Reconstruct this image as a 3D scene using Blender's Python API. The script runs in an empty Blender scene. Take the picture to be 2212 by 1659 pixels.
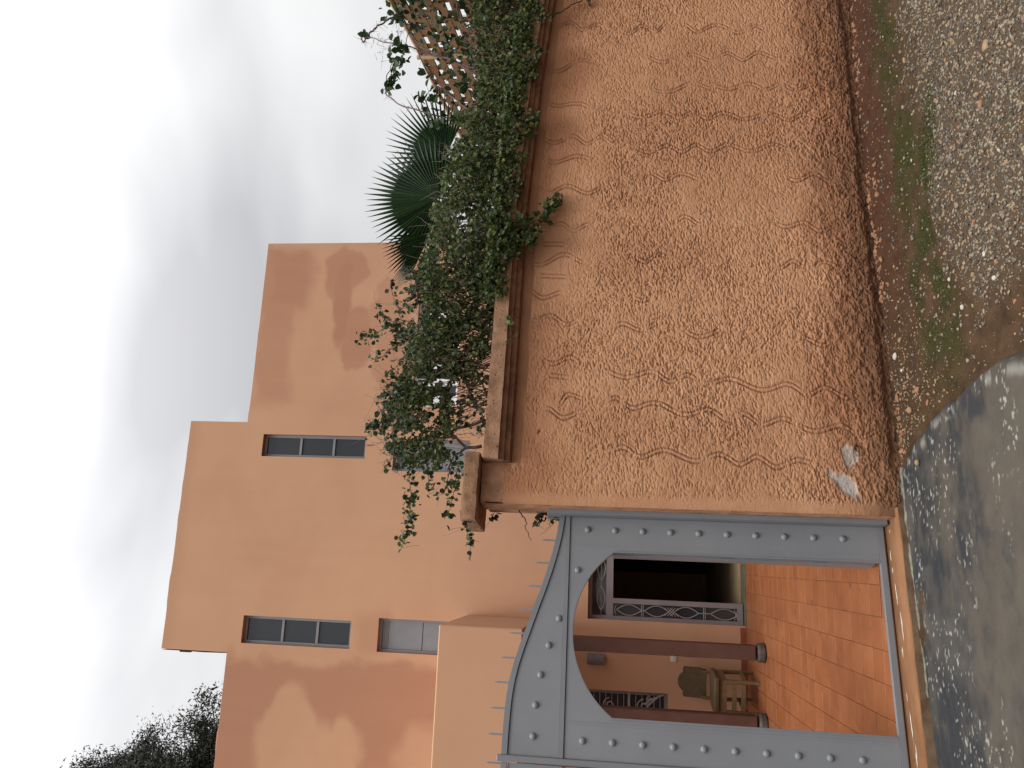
import bpy, math, random
import numpy as np
from mathutils import Vector, Matrix

R = math.radians
sc = bpy.context.scene
col = sc.collection
rng = np.random.default_rng(7)
random.seed(7)

# ------------------------------------------------------------------ camera
# The phone was held so that the picture lies on its side: the camera is rolled
# a quarter turn and the world itself stays upright (z up, street wall along x).
FPX, EYE, DIST = 1711.27, 1.78, 5.2346
YAW, PITCH, ROLL = .3617, .1245, .0137
fw = np.array([math.sin(YAW)*math.cos(PITCH), math.cos(YAW)*math.cos(PITCH), math.sin(PITCH)])
rt = np.array([math.cos(YAW), -math.sin(YAW), 0.0]); up = np.cross(rt, fw)
_c, _s = math.cos(ROLL), math.sin(ROLL)
rt, up = _c*rt+_s*up, -_s*rt+_c*up
EYEP = np.array([0.0, -DIST, EYE])
cd = bpy.data.cameras.new('camera'); cam = bpy.data.objects.new('camera', cd); col.objects.link(cam)
cd.sensor_fit = 'HORIZONTAL'; cd.sensor_width = 36; cd.lens = 36*FPX/2212
cd.clip_start = .05; cd.clip_end = 3000
m = Matrix.Identity(4)
for i in range(3):
    m[i][0], m[i][1], m[i][2], m[i][3] = -up[i], rt[i], -fw[i], EYEP[i]
cam.matrix_world = m
sc.camera = cam

# ------------------------------------------------------------------ sky, sun, exposure
w = bpy.data.worlds.new('World'); sc.world = w; w.use_nodes = True
nt = w.node_tree; nt.nodes.clear()
SUN_EL, SUN_AZ = R(62), R(200)          # high soft sun behind the cloud, behind the viewer
def N(tree, kind, **kw):
    n = tree.nodes.new(kind)
    for k, v in kw.items():
        if k.startswith('i_'): n.inputs[k[2:].replace('_', ' ')].default_value = v
        else: setattr(n, k, v)
    return n
L = nt.links.new
sky = N(nt, 'ShaderNodeTexSky', sky_type='NISHITA', sun_disc=False, sun_elevation=SUN_EL, sun_rotation=SUN_AZ)
skm = N(nt, 'ShaderNodeMix', data_type='RGBA', blend_type='MULTIPLY'); skm.inputs[0].default_value = 1
skm.inputs[7].default_value = (.1, .1, .1, 1); L(sky.outputs[0], skm.inputs[6])
tc = N(nt, 'ShaderNodeTexCoord')
sep = N(nt, 'ShaderNodeSeparateXYZ'); L(tc.outputs['Generated'], sep.inputs[0])
ele = N(nt, 'ShaderNodeValToRGB'); L(sep.outputs['Z'], ele.inputs[0])
cr = ele.color_ramp
cr.elements[0].position = 0; cr.elements[0].color = (.66, .66, .67, 1)
cr.elements[1].position = 1; cr.elements[1].color = (2.9, 2.9, 2.9, 1)
for p, v in ((.24, .67), (.42, .77), (.56, 1.05), (.68, 1.55)):
    e = cr.elements.new(p); e.color = (v, v, v*1.01, 1)
mp = N(nt, 'ShaderNodeMapping'); mp.inputs['Scale'].default_value = (1.0, 1.0, 2.2)
mp.inputs['Location'].default_value = (1.3, .7, .1)
L(tc.outputs['Generated'], mp.inputs[0])
cl = N(nt, 'ShaderNodeTexNoise', i_Scale=1.7, i_Detail=4.0, i_Roughness=.42, i_Distortion=.3); L(mp.outputs[0], cl.inputs['Vector'])
clr = N(nt, 'ShaderNodeValToRGB'); L(cl.outputs[0], clr.inputs[0])
clr.color_ramp.elements[0].position = .36; clr.color_ramp.elements[0].color = (.72, .72, .74, 1)
clr.color_ramp.elements[1].position = .64; clr.color_ramp.elements[1].color = (1.22, 1.22, 1.21, 1)
mu = N(nt, 'ShaderNodeMix', data_type='RGBA', blend_type='MULTIPLY'); mu.inputs[0].default_value = 1
L(ele.outputs[0], mu.inputs[6]); L(clr.outputs[0], mu.inputs[7])
mx = N(nt, 'ShaderNodeMix', data_type='RGBA'); mx.inputs[0].default_value = .96
L(skm.outputs[2], mx.inputs[6]); L(mu.outputs[2], mx.inputs[7])
bg = N(nt, 'ShaderNodeBackground', i_Strength=.9); L(mx.outputs[2], bg.inputs[0])
wo = N(nt, 'ShaderNodeOutputWorld'); L(bg.outputs[0], wo.inputs[0])

sl = bpy.data.lights.new('sun', 'SUN'); sl.energy = 1.5; sl.angle = R(24); sl.color = (1, .96, .9)
so = bpy.data.objects.new('sun', sl); col.objects.link(so)
sd = Vector((math.sin(SUN_AZ)*math.cos(SUN_EL), math.cos(SUN_AZ)*math.cos(SUN_EL), math.sin(SUN_EL)))
so.rotation_euler = sd.to_track_quat('Z', 'Y').to_euler(); so.location = (0, -8, 12)
sc.view_settings.view_transform = 'Standard'; sc.view_settings.look = 'None'
sc.view_settings.exposure = 0.27; sc.view_settings.gamma = 1
sc.view_settings.use_curve_mapping = False

# ------------------------------------------------------------------ helpers
HB, HD = -.1411, 5.1097                  # the house is turned a little against the street wall
HT = np.array([math.cos(HB), math.sin(HB), 0]); HN = np.array([math.sin(HB), -math.cos(HB), 0])
HO = np.array([0, HD, 0.0])
def ray(X, Y):                           # photo pixel (2212 x 1659) to a direction
    return fw + rt*((1659-Y)-829.5)/FPX - up*(X-1106)/FPX
def at_y(X, Y, y):
    d = ray(X, Y); return EYEP+d*((y+DIST)/d[1])
def at_h(X, Y, dd=0.0):                  # on a plane parallel to the house front -> (s, z)
    d = ray(X, Y); O = HO+dd*HN; P = EYEP+d*(((O-EYEP)@HN)/(d@HN)); return (P-O)@HT, P[2]
def house_pt(s, d, z): return HO+s*HT+d*HN+np.array([0, 0, z])

def _h(ix, iy, seed):
    with np.errstate(over='ignore'):
        n = (ix.astype(np.int64)*374761393+iy.astype(np.int64)*668265263+seed*1442695041) & 0x7fffffff
        n = ((n ^ (n >> 13))*1274126177) & 0x7fffffff
        n = ((n ^ (n >> 16))*2246822519) & 0x7fffffff
    return (n ^ (n >> 15)) % 65536/65535.0
def vn(x, y, seed=0):                    # smooth value noise 0..1
    x = np.asarray(x, float); y = np.asarray(y, float)
    ix, iy = np.floor(x), np.floor(y); fx, fy = x-ix, y-iy
    fx = fx*fx*(3-2*fx); fy = fy*fy*(3-2*fy)
    a, b = _h(ix, iy, seed), _h(ix+1, iy, seed); c, d = _h(ix, iy+1, seed), _h(ix+1, iy+1, seed)
    return (a*(1-fx)+b*fx)*(1-fy)+(c*(1-fx)+d*fx)*fy
def fbm(x, y, seed=0, o=4):
    t = 0; a = .5; s = 0
    for i in range(o):
        t = t+a*vn(x*2**i+i*17.3, y*2**i-i*9.1, seed+i); s += a; a *= .5
    return t/s
def sstep(a, b, x):
    t = np.clip((x-a)/(b-a), 0, 1); return t*t*(3-2*t)

def link(o, parent=None):
    col.objects.link(o)
    if parent is not None: o.parent = parent
    return o
def tag(o, label=None, cat=None, group=None, kind=None):
    if label: o['label'] = label
    if cat: o['category'] = cat
    if group: o['group'] = group
    if kind: o['kind'] = kind
    return o
def empty(name, loc=(0, 0, 0), rot=(0, 0, 0)):
    o = bpy.data.objects.new(name, None); o.location = loc; o.rotation_euler = rot; o.empty_display_size = .1
    return link(o)
def thing(name, label, cat, loc=(0, 0, 0), rot=(0, 0, 0), group=None):
    return tag(empty(name, loc, rot), label, cat, group)

class MB:
    def __init__(s): s.v = []; s.f = []
    def add(s, vs, fs):
        n = len(s.v); s.v += [tuple(map(float, p)) for p in vs]; s.f += [tuple(i+n for i in f) for f in fs]; return s
    def box(s, x0, x1, y0, y1, z0, z1, M=None):
        vs = [(x, y, z) for z in (z0, z1) for y in (y0, y1) for x in (x0, x1)]
        if M is not None: vs = [M @ Vector(p) for p in vs]
        return s.add(vs, [(0, 2, 3, 1), (4, 5, 7, 6), (0, 1, 5, 4), (2, 6, 7, 3), (0, 4, 6, 2), (1, 3, 7, 5)])
    def bev(s, x0, x1, y0, y1, z0, z1, b=.006, M=None):   # box with chamfered edges
        vs = []; 
        for z, k in ((z0, b), (z0+b, 0), (z1-b, 0), (z1, b)):
            vs += [(x0+k, y0+b+0*k, z), (x0+k+b*(k == 0)*0+b*(k == 0), y0+k, z)][0:0]
            q = k
            vs += [(x0+q, y0+b+q*.0, z), (x0+b, y0+q, z), (x1-b, y0+q, z), (x1-q, y0+b, z), (x1-q, y1-b, z), (x1-b, y1-q, z), (x0+b, y1-q, z), (x0+q, y1-b, z)]
        fs = [tuple(range(7, -1, -1)), tuple(range(24, 32))]
        for r in range(3):
            for i in range(8):
                j = (i+1) % 8; fs.append((r*8+i, r*8+j, r*8+8+j, r*8+8+i))
        if M is not None: vs = [M @ Vector(p) for p in vs]
        return s.add(vs, fs)
    def tube(s, pts, rad, n=6, cap=True):
        pts = [np.array(p, float) for p in pts]; k = len(pts)
        if np.isscalar(rad): rad = [rad]*k
        vs = []; fs = []; pa = None
        for i in range(k):
            t = pts[min(i+1, k-1)]-pts[max(i-1, 0)]; t = t/(np.linalg.norm(t)+1e-9)
            if pa is None:
                r0 = np.array([0, 0, 1.0]) if abs(t[2]) < .9 else np.array([1.0, 0, 0])
                pa = np.cross(t, r0)
            pa = pa-t*(pa@t); pa = pa/(np.linalg.norm(pa)+1e-9); pb = np.cross(t, pa)
            for j in range(n):
                a = 2*math.pi*j/n; vs.append(pts[i]+rad[i]*(math.cos(a)*pa+math.sin(a)*pb))
        for i in range(k-1):
            for j in range(n):
                q = (j+1) % n; fs.append((i*n+j, i*n+q, i*n+n+q, i*n+n+j))
        if cap: fs += [tuple(range(n-1, -1, -1)), tuple(range((k-1)*n, k*n))]
        return s.add(vs, fs)
    def prism_xz(s, poly, y0, y1, M=None):   # polygon in xz (counter-clockwise seen from the street)
        n = len(poly); vs = [(p[0], y0, p[1]) for p in poly]+[(p[0], y1, p[1]) for p in poly]
        if M is not None: vs = [M @ Vector(p) for p in vs]
        fs = [tuple(range(n)), tuple(range(2*n-1, n-1, -1))]
        for i in range(n):
            j = (i+1) % n; fs.append((i, n+i, n+j, j))
        return s.add(vs, fs)
    def strip_xz(s, xs, z0, z1, y0, y1):     # solid band between two curves z0(x), z1(x)
        k = len(xs); vs = []
        for x, a, b in zip(xs, z0, z1): vs += [(x, y0, a), (x, y0, b), (x, y1, a), (x, y1, b)]
        fs = []
        for i in range(k-1):
            a, b = i*4, i*4+4
            fs += [(a, b, b+1, a+1), (a+2, a+3, b+3, b+2), (a+1, b+1, b+3, a+3), (a, a+2, b+2, b)]
        fs += [(0, 1, 3, 2), ((k-1)*4, (k-1)*4+2, (k-1)*4+3, (k-1)*4+1)]
        return s.add(vs, fs)
    def lathe(s, prof, n=12, c=(0, 0, 0)):
        vs = []; fs = []; k = len(prof)
        for r, z in prof:
            for j in range(n):
                a = 2*math.pi*j/n; vs.append((c[0]+r*math.cos(a), c[1]+r*math.sin(a), c[2]+z))
        for i in range(k-1):
            for j in range(n):
                q = (j+1) % n; fs.append((i*n+j, i*n+q, i*n+n+q, i*n+n+j))
        fs += [tuple(range(n-1, -1, -1)), tuple(range((k-1)*n, k*n))]
        return s.add(vs, fs)
    def mesh(s, name, mat=None, smooth=False):
        me = bpy.data.meshes.new(name); me.from_pydata(s.v, [], s.f); me.update()
        if mat: me.materials.append(mat)
        if smooth: me.polygons.foreach_set('use_smooth', [True]*len(me.polygons))
        return me
    def build(s, name, mat, parent=None, smooth=False):
        return link(bpy.data.objects.new(name, s.mesh(name, mat, smooth)), parent)

def np_mesh(name, V, F, mat, attrs=None, smooth=True):
    V = np.asarray(V, np.float32); F = np.asarray(F, np.int32); k = F.shape[1]
    me = bpy.data.meshes.new(name); me.vertices.add(len(V)); me.vertices.foreach_set('co', V.ravel())
    me.loops.add(F.size); me.loops.foreach_set('vertex_index', F.ravel())
    me.polygons.add(len(F)); me.polygons.foreach_set('loop_start', np.arange(0, F.size, k, dtype=np.int32))
    me.polygons.foreach_set('use_smooth', np.full(len(F), smooth))
    for nme, a in (attrs or {}).items():
        at = me.attributes.new(nme, 'FLOAT', 'POINT'); at.data.foreach_set('value', np.asarray(a, np.float32))
    me.update(calc_edges=True); me.validate()
    if mat: me.materials.append(mat)
    return me
def grid_faces(nx, ny, keep=None):
    i = np.arange(nx-1)[:, None]; j = np.arange(ny-1)[None, :]; a = i*ny+j
    F = np.stack([a, a+ny, a+ny+1, a+1], -1)
    return F[keep] if keep is not None else F.reshape(-1, 4)

# ------------------------------------------------------------------ materials
def mat(name, c1, c2=None, scale=6, rough=.8, bump=0, bscale=60, det=5, spec=.3, lo=.35, hi=.65, metal=0, stretch=(1, 1, 1), bdist=.01, attrs=(), speck=None, world=False):
    """noise-mixed colour; attrs = [(attribute, colour, strength)] lay stains and painted shade over it"""
    M = bpy.data.materials.new(name); M.use_nodes = True; t = M.node_tree; L = t.links.new
    b = t.nodes['Principled BSDF']; b.inputs['Roughness'].default_value = rough
    b.inputs['Specular IOR Level'].default_value = spec; b.inputs['Metallic'].default_value = metal
    tc = N(t, 'ShaderNodeTexCoord'); mp = N(t, 'ShaderNodeMapping'); mp.inputs['Scale'].default_value = stretch
    L(N(t, 'ShaderNodeNewGeometry').outputs['Position'] if world else tc.outputs['Object'], mp.inputs[0])
    no = N(t, 'ShaderNodeTexNoise', i_Scale=float(scale), i_Detail=float(det), i_Roughness=.6); L(mp.outputs[0], no.inputs['Vector'])
    rp = N(t, 'ShaderNodeValToRGB'); L(no.outputs[0], rp.inputs[0])
    rp.color_ramp.elements[0].position = lo; rp.color_ramp.elements[1].position = hi
    rp.color_ramp.elements[0].color = (*c1, 1); rp.color_ramp.elements[1].color = (*(c2 or c1), 1)
    out = rp.outputs[0]
    for an, c, s in attrs:
        a = N(t, 'ShaderNodeAttribute', attribute_name=an)
        mu = N(t, 'ShaderNodeMath', operation='MULTIPLY', use_clamp=True); mu.inputs[1].default_value = s; L(a.outputs['Fac'], mu.inputs[0])
        mx = N(t, 'ShaderNodeMix', data_type='RGBA'); L(mu.outputs[0], mx.inputs[0]); L(out, mx.inputs[6]); mx.inputs[7].default_value = (*c, 1)
        out = mx.outputs[2]
    if speck:
        sc_, thr, c = speck
        n2 = N(t, 'ShaderNodeTexNoise', i_Scale=float(sc_), i_Detail=3.0); L(mp.outputs[0], n2.inputs['Vector'])
        g = N(t, 'ShaderNodeMapRange'); g.inputs[1].default_value = thr; g.inputs[2].default_value = thr+.04; L(n2.outputs[0], g.inputs[0])
        mx = N(t, 'ShaderNodeMix', data_type='RGBA'); L(g.outputs[0], mx.inputs[0]); L(out, mx.inputs[6]); mx.inputs[7].default_value = (*c, 1)
        out = mx.outputs[2]
    L(out, b.inputs['Base Color'])
    if bump:
        n3 = N(t, 'ShaderNodeTexNoise', i_Scale=float(bscale), i_Detail=4.0, i_Roughness=.65); L(mp.outputs[0], n3.inputs['Vector'])
        bp = N(t, 'ShaderNodeBump'); bp.inputs['Strength'].default_value = bump; bp.inputs['Distance'].default_value = bdist
        L(n3.outputs[0], bp.inputs['Height']); L(bp.outputs[0], b.inputs['Normal'])
    M['out'] = ''
    return M

def leafmat(name, a, b, c, trans=.3):
    M = bpy.data.materials.new(name); M.use_nodes = True; t = M.node_tree; L = t.links.new
    pb = t.nodes['Principled BSDF']; pb.inputs['Roughness'].default_value = .5; pb.inputs['Specular IOR Level'].default_value = .35
    at = N(t, 'ShaderNodeAttribute', attribute_name='tone'); rp = N(t, 'ShaderNodeValToRGB'); L(at.outputs['Fac'], rp.inputs[0])
    rp.color_ramp.elements[0].color = (*a, 1); rp.color_ramp.elements[1].color = (*c, 1)
    e = rp.color_ramp.elements.new(.6); e.color = (*b, 1)
    L(rp.outputs[0], pb.inputs['Base Color'])
    tr = N(t, 'ShaderNodeBsdfTranslucent'); L(rp.outputs[0], tr.inputs[0])
    ms = N(t, 'ShaderNodeMixShader'); ms.inputs[0].default_value = trans
    L(pb.outputs[0], ms.inputs[1]); L(tr.outputs[0], ms.inputs[2]); L(ms.outputs[0], t.nodes['Material Output'].inputs[0])
    return M

def glassmat(name, c, rough=.05):
    M = bpy.data.materials.new(name); M.use_nodes = True; b = M.node_tree.nodes['Principled BSDF']
    b.inputs['Base Color'].default_value = (*c, 1); b.inputs['Roughness'].default_value = rough; b.inputs['Specular IOR Level'].default_value = .6
    return M

STUCCO = mat('stucco', (.465, .240, .130), (.555, .305, .175), 9.0, .93, .6, 105, 12, .1, .28, .72, bdist=.009, speck=(85, .655, (.30, .14, .078)),
             attrs=[('damp', (.36, .17, .09), 1), ('soil_shade', (.17, .085, .048), 1), ('groove', (.26, .12, .068), 1), ('cement', (.42, .37, .33), 1)])  # stain layers also carry shade painted under the coping
PLASTER = mat('smooth_plaster', (.30, .155, .09), (.47, .26, .158), 10, .92, .9, 75, 12, .15, bdist=.006, speck=(46, .66, (.15, .075, .045)))
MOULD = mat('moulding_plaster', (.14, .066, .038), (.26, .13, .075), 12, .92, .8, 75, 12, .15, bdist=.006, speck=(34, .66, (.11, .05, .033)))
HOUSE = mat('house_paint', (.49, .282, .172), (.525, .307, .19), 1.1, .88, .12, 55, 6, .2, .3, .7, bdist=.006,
            attrs=[('damp', (.375, .185, .115), .9)])
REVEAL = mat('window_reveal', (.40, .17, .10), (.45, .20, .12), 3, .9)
GATE = mat('grey_gate_paint', (.185, .193, .208), (.205, .213, .226), 2.2, .42, .05, 240, 4, .45, bdist=.002)
GATED = mat('grey_gate_frame', (.165, .174, .19), (.185, .193, .207), 3, .42, .05, 240, 4, .45, bdist=.002)
FRAME = mat('window_grey', (.20, .205, .22), (.23, .235, .25), 4, .5)
IRON = mat('grille_grey', (.28, .27, .28), (.33, .32, .33), 6, .5)
DOORF = mat('door_grey', (.20, .175, .18), (.235, .21, .215), 4, .5)
PANE = glassmat('dark_glass', (.025, .03, .035), .04)
TILE = [mat('terracotta_%d' % i, a, b, 4.5, .42, .25, 45, 12, .45, .28, .72, bdist=.004, speck=(7, .66, (.15, .055, .027)), world=True)
        for i, (a, b) in enumerate([((.205, .068, .023), (.285, .100, .037)), ((.215, .073, .026), (.30, .110, .043)), ((.195, .064, .022), (.27, .094, .035))])]
GROUT = mat('grout', (.17, .062, .026), (.23, .09, .04), 14, .95)
COLUMN = mat('brown_column', (.085, .038, .027), (.105, .05, .036), 5, .6, spec=.3)
COLB = mat('column_base', (.05, .035, .032), (.10, .08, .075), 18, .6)
SKIRT = mat('red_skirting', (.22, .06, .03), (.28, .08, .04), 8, .5)
SILL = mat('sill_paint', (.17, .08, .036), (.26, .13, .064), 7, .85, .3, 70, 6, .2, bdist=.006, stretch=(.35, 1, 1))
SILLF = mat('sill_face', (.11, .068, .04), (.19, .125, .08), 9, .95, .4, 60, 6, .1, bdist=.01)
WHITE = mat('white_drips', (.46, .40, .31), (.62, .57, .48), 20, .8)
MORTAR = mat('mortar', (.13, .12, .09), (.24, .23, .18), 20, .95, .6, 60)
ROOM = mat('room_wall', (.30, .21, .12), (.36, .26, .15), 4, .9)
ROOMF = mat('room_floor', (.10, .09, .06), (.13, .12, .08), 8, .5)
BLACK = mat('near_black', (.012, .01, .009), (.02, .016, .014), 8, .7)
LAMP = mat('woven_lamp', (.13, .12, .13), (.20, .19, .2), 40, .7)
SWITCH = mat('switch_plate', (.62, .58, .48), (.66, .62, .52), 8, .4)
CHAIRW = mat('chair_wood', (.13, .08, .035), (.18, .115, .055), 12, .55, stretch=(1, 1, .3))
CHAIRC = mat('chair_leather', (.085, .055, .026), (.11, .075, .038), 20, .6, .1, 120)
WHITEP = mat('white_panel', (.74, .74, .74), (.8, .8, .8), 8, .5)
BARK = mat('bark', (.05, .034, .026), (.10, .072, .055), 22, .9, .3, 80)
BARK2 = mat('red_twig', (.13, .08, .075), (.18, .115, .11), 22, .9)
REED = mat('reed', (.20, .115, .055), (.32, .20, .105), 9, .85, .2, 60, stretch=(1, 1, .6), lo=.25, hi=.75)
REEDT = mat('reed_top', (.42, .29, .17), (.52, .38, .24), 9, .85)
TRUNK = mat('trunk', (.07, .05, .035), (.12, .09, .065), 15, .95, .4, 40)
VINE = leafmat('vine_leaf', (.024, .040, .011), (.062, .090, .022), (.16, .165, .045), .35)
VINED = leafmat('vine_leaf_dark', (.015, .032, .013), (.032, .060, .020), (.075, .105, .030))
YOUNG = leafmat('young_leaf', (.06, .10, .03), (.10, .14, .04), (.15, .18, .06))
PALM = leafmat('palm_leaf', (.010, .026, .010), (.018, .044, .015), (.04, .075, .022), .22)
PINE = leafmat('pine_leaf', (.012, .016, .010), (.022, .027, .017), (.038, .044, .028), .15)
GRASS = leafmat('grass_blade', (.045, .07, .016), (.075, .105, .024), (.11, .12, .035), .3)
GROUND = mat('dirt', (.040, .024, .013), (.092, .054, .030), 7, .95, .6, 90, 9, .1, .3, .7, bdist=.012,
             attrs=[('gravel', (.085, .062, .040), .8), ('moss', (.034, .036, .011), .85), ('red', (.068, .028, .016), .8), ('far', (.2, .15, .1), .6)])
CONC = mat('apron_concrete', (.030, .030, .031), (.078, .072, .064), 5.5, .85, .5, 50, 12, .25, .30, .70, bdist=.008,
           attrs=[('tan', (.105, .086, .060), .5), ('blue', (.022, .025, .030), .85), ('white', (.32, .31, .28), .85)])
STONE = [mat('pebble_%d' % i, a, b, 30, .85, .2, 120) for i, (a, b) in enumerate([((.20, .165, .115), (.29, .24, .17)), ((.115, .10, .082), (.17, .15, .12)), ((.24, .16, .09), (.33, .225, .13)), ((.40, .37, .31), (.5, .47, .4)), ((.24, .12, .068), (.32, .165, .095)), ((.05, .042, .036), (.085, .072, .06))])]

# ------------------------------------------------------------------ the ground
WB = (np.array([-60, 1.2, 1.65, 2.3, 3.2, 4.36, 5.4, 8, 60]), np.array([-.08, -.085, -.092, -.089, -.081, -.099, -.126, -.18, -.2]))
def ground_z(x, y):
    base = np.interp(x, *WB)
    yy = np.clip(-y, 0, 3.0)
    z = base-.055*np.minimum(yy, 1.6)-.012*yy
    near = sstep(8, 3, np.abs(x-3))*sstep(6, 2, np.abs(y+1))
    z = z+near*((fbm(x*3.1, y*3.1, 3)-.5)*.05+(fbm(x*14, y*14, 9)-.5)*.036+(vn(x*40, y*40, 5)-.5)*.014)
    z = z+near*.022*np.exp(-((y+.09)/.06)**2)*(.2+fbm(x*5, y*3, 31))*sstep(1.35, 1.7, x)
    return np.where(y > .25, -.16, z)
def zone(x, y):
    n = fbm(x*2.3, y*3.1, 41, 5); n2 = fbm(x*7, y*9, 47, 4)
    e = -.95+.10*(x-3)-.0*x                         # line between verge and gravel
    gravel = sstep(.14, -.14, y-e+(n-.5)*.5+(n2-.5)*.35)*sstep(1.75, 2.5, x+(n-.5)*.9)
    moss = sstep(.34, .10, np.abs(y-(e+.30))+(n-.5)*.25)*sstep(.38, .58, n2*.6+n*.45)*sstep(1.5, 2.1, x)
    red = sstep(-.62, -.30, y+(n-.5)*.4-.06*(x-3))*sstep(1.9, 3.2, x+(n-.5))
    return gravel, moss, red
gx = np.unique(np.concatenate([np.linspace(-600, -8, 14), np.linspace(-8, 1.0, 46), np.arange(1.0, 6.3, .016), np.linspace(6.3, 12, 30), np.linspace(12, 600, 14)]))
gy = np.unique(np.concatenate([np.linspace(-600, -8, 14), np.linspace(-8, -2.7, 26), np.arange(-2.7, .26, .016), np.linspace(.27, 30, 20), np.linspace(30, 900, 14)]))
GX, GY = np.meshgrid(gx, gy, indexing='ij')
gr_, mo_, re_ = zone(GX, GY)
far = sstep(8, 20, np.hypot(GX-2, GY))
V = np.stack([GX, GY, ground_z(GX, GY)], -1).reshape(-1, 3)
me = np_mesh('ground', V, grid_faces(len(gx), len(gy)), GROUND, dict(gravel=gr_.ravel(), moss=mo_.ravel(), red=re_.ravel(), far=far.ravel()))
tag(link(bpy.data.objects.new('ground', me)), kind='structure')

# concrete apron in front of the gate, with a rolled edge against the verge
ey = np.array([.03, 0, -.1, -.22, -.36, -.52, -.87, -1.17, -1.44, -1.62, -1.75, -2.1, -3.2])
ex = np.array([1.40, 1.42, 1.50, 1.55, 1.60, 1.64, 1.665, 1.68, 1.68, 1.62, 1.58, 1.60, 1.55])
ays = np.unique(np.concatenate([np.arange(-2.1, .03, .0085), np.linspace(-3.2, -2.1, 12)]))
us = np.concatenate([np.linspace(0, .56, 12)[:-1], np.linspace(.56, .965, 300), np.linspace(.968, 1, 14)])
AY, AU = np.meshgrid(ays, us, indexing='ij')
edge = np.interp(AY, ey[::-1], ex[::-1])+(fbm(AY*9, AY*0+3.3, 61)-.5)*.05
AX = -3.6+(edge+3.6)*AU
AZ = -.078+.028*np.clip(AY, -3, 0)+.012*np.sin(AX*1.3)+(fbm(AX*4, AY*4, 63)-.5)*.014+(fbm(AX*25, AY*25, 64, 3)-.5)*.006
AZ = AZ-.20*np.clip((AX-(edge-.10))/.10, 0, 1)**2.2
blue = sstep(.70, .44, fbm(AX*2.6+3, AY*3.4, 65, 5)+.26*sstep(-.35, -1.1, AY+.15*(AX-.4)))
blue = np.maximum(blue*(.35+.65*sstep(.3, .55, fbm(AX*11, AY*26, 74, 4))), .9*sstep(.17, .04, edge-AX)*fbm(AX*6, AY*6, 70))
tan = sstep(.42, .66, .55*fbm(AX*1.8, AY*2.4, 66, 5)+.45*fbm(AX*9+AY*4, AY*22, 72, 4)+.24*sstep(-.45, -1.1, AY))
tyre = 0*sstep(.5, .7, vn(AX*3+AY*60, AY*8, 73))*sstep(.06, .02, np.abs(AY+.95+.12*(AX-.4)))*sstep(.5, .2, np.abs(AX-.2))
stre = vn(AX*34, AY*70, 67)*.55+vn(AX*62+AY*9, AY*110, 68)*.45
wh = sstep(.71, .76, stre)*sstep(.50, .66, fbm(AX*3, AY*5, 69, 3)+.14*sstep(-.9, -.3, AY)-.1*sstep(-.8, -1.3, AY))
wh = np.maximum(wh, .55*sstep(.5, .62, fbm(AX*9, AY*14, 71))*sstep(.05, .0, np.abs(AX-edge+.13)))
V = np.stack([AX, AY, AZ], -1).reshape(-1, 3)
me = np_mesh('concrete_apron', V, grid_faces(len(ays), len(us))[:, ::-1], CONC, dict(blue=blue.ravel(), tan=tan.ravel(), white=wh.ravel()))
apron = tag(link(bpy.data.objects.new('concrete_apron', me)), kind='structure')
b = MB(); xs = np.linspace(.05, 1.42, 90)
b.tube([(x, -.045+.012*(vn(x*30, 1, 5)-.5)-.015*max(0, x-1.15)*4, -.076+.004*vn(x*40, 3, 6)) for x in xs], [(.006+.013*vn(x*24, 7, 8))*(.4+.6*min(1, (x)/.9)) for x in xs], 6)
b.build('mortar_bead', MORTAR, apron, True)

# ------------------------------------------------------------------ the patio and its tiles
tilt = math.atan(.0265)
def front_y(s): return (.285-HD-s*math.sin(HB))/math.cos(HB)
pm_ = MB(); pc = [(-5, front_y(-5)), (3.2, front_y(3.2)), (3.2, .35), (-5, .35)]
pm_.add([(x, y, z) for z in (-.30, -.006) for x, y in pc], [(3, 2, 1, 0), (4, 5, 6, 7)]+[(i, (i+1) % 4, 4+(i+1) % 4, 4+i) for i in range(4)])
patio = pm_.build('patio', GROUT)
patio.location = (0, HD, .12); patio.rotation_euler = (tilt, 0, HB); tag(patio, kind='structure')
T0 = .207
tm = []
for i in range(6):
    g = .0022+.0005*(i % 3); bm_ = MB(); q = T0/2-g
    bm_.bev(-q, q, -q, q, -.02, 0, .0011); tm.append(bm_.mesh('tile', TILE[i % 3]))
prng = random.Random(3)
cells = []; cut = []
for i in range(-9, 12):
    for j in range(-2, 24):
        s, y = .05+i*T0, -4.79+(j+.5)*T0
        if y-T0/2 < front_y(s-T0/2):
            cut.append((s, y)); continue
        P = house_pt(s, -y, .0)
        k = (P[1]+DIST); xa, xb = -.18/5.43*k, .86/5.43*k
        if xa-.12 < P[0] < xb+.12: cells.append((s, y))
far_t = MB()
for n_, (s, y) in enumerate(sorted(cells, key=lambda c: c[1])):
    if n_ < 295:
        o = bpy.data.objects.new('tile', prng.choice(tm)); link(o, patio)
        o.location = (s, y, prng.uniform(-.0012, .0012)); o.rotation_euler = (prng.uniform(-.003, .003), prng.uniform(-.003, .003), prng.choice((0, 1, 2, 3))*math.pi/2)
    else: far_t.box(s-.1, s+.1, y-.1, y+.1, -.02, 0)
for i in range(-16, 15):
    for j in range(-3, 24):
        s, y = .05+i*T0, -4.79+(j+.5)*T0
        if (s, y) not in cells and (s, y) not in cut and front_y(s-T0/2) < y-T0/2 and y < -.05: far_t.box(s-.1, s+.1, y-.1, y+.1, -.02, 0)
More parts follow.
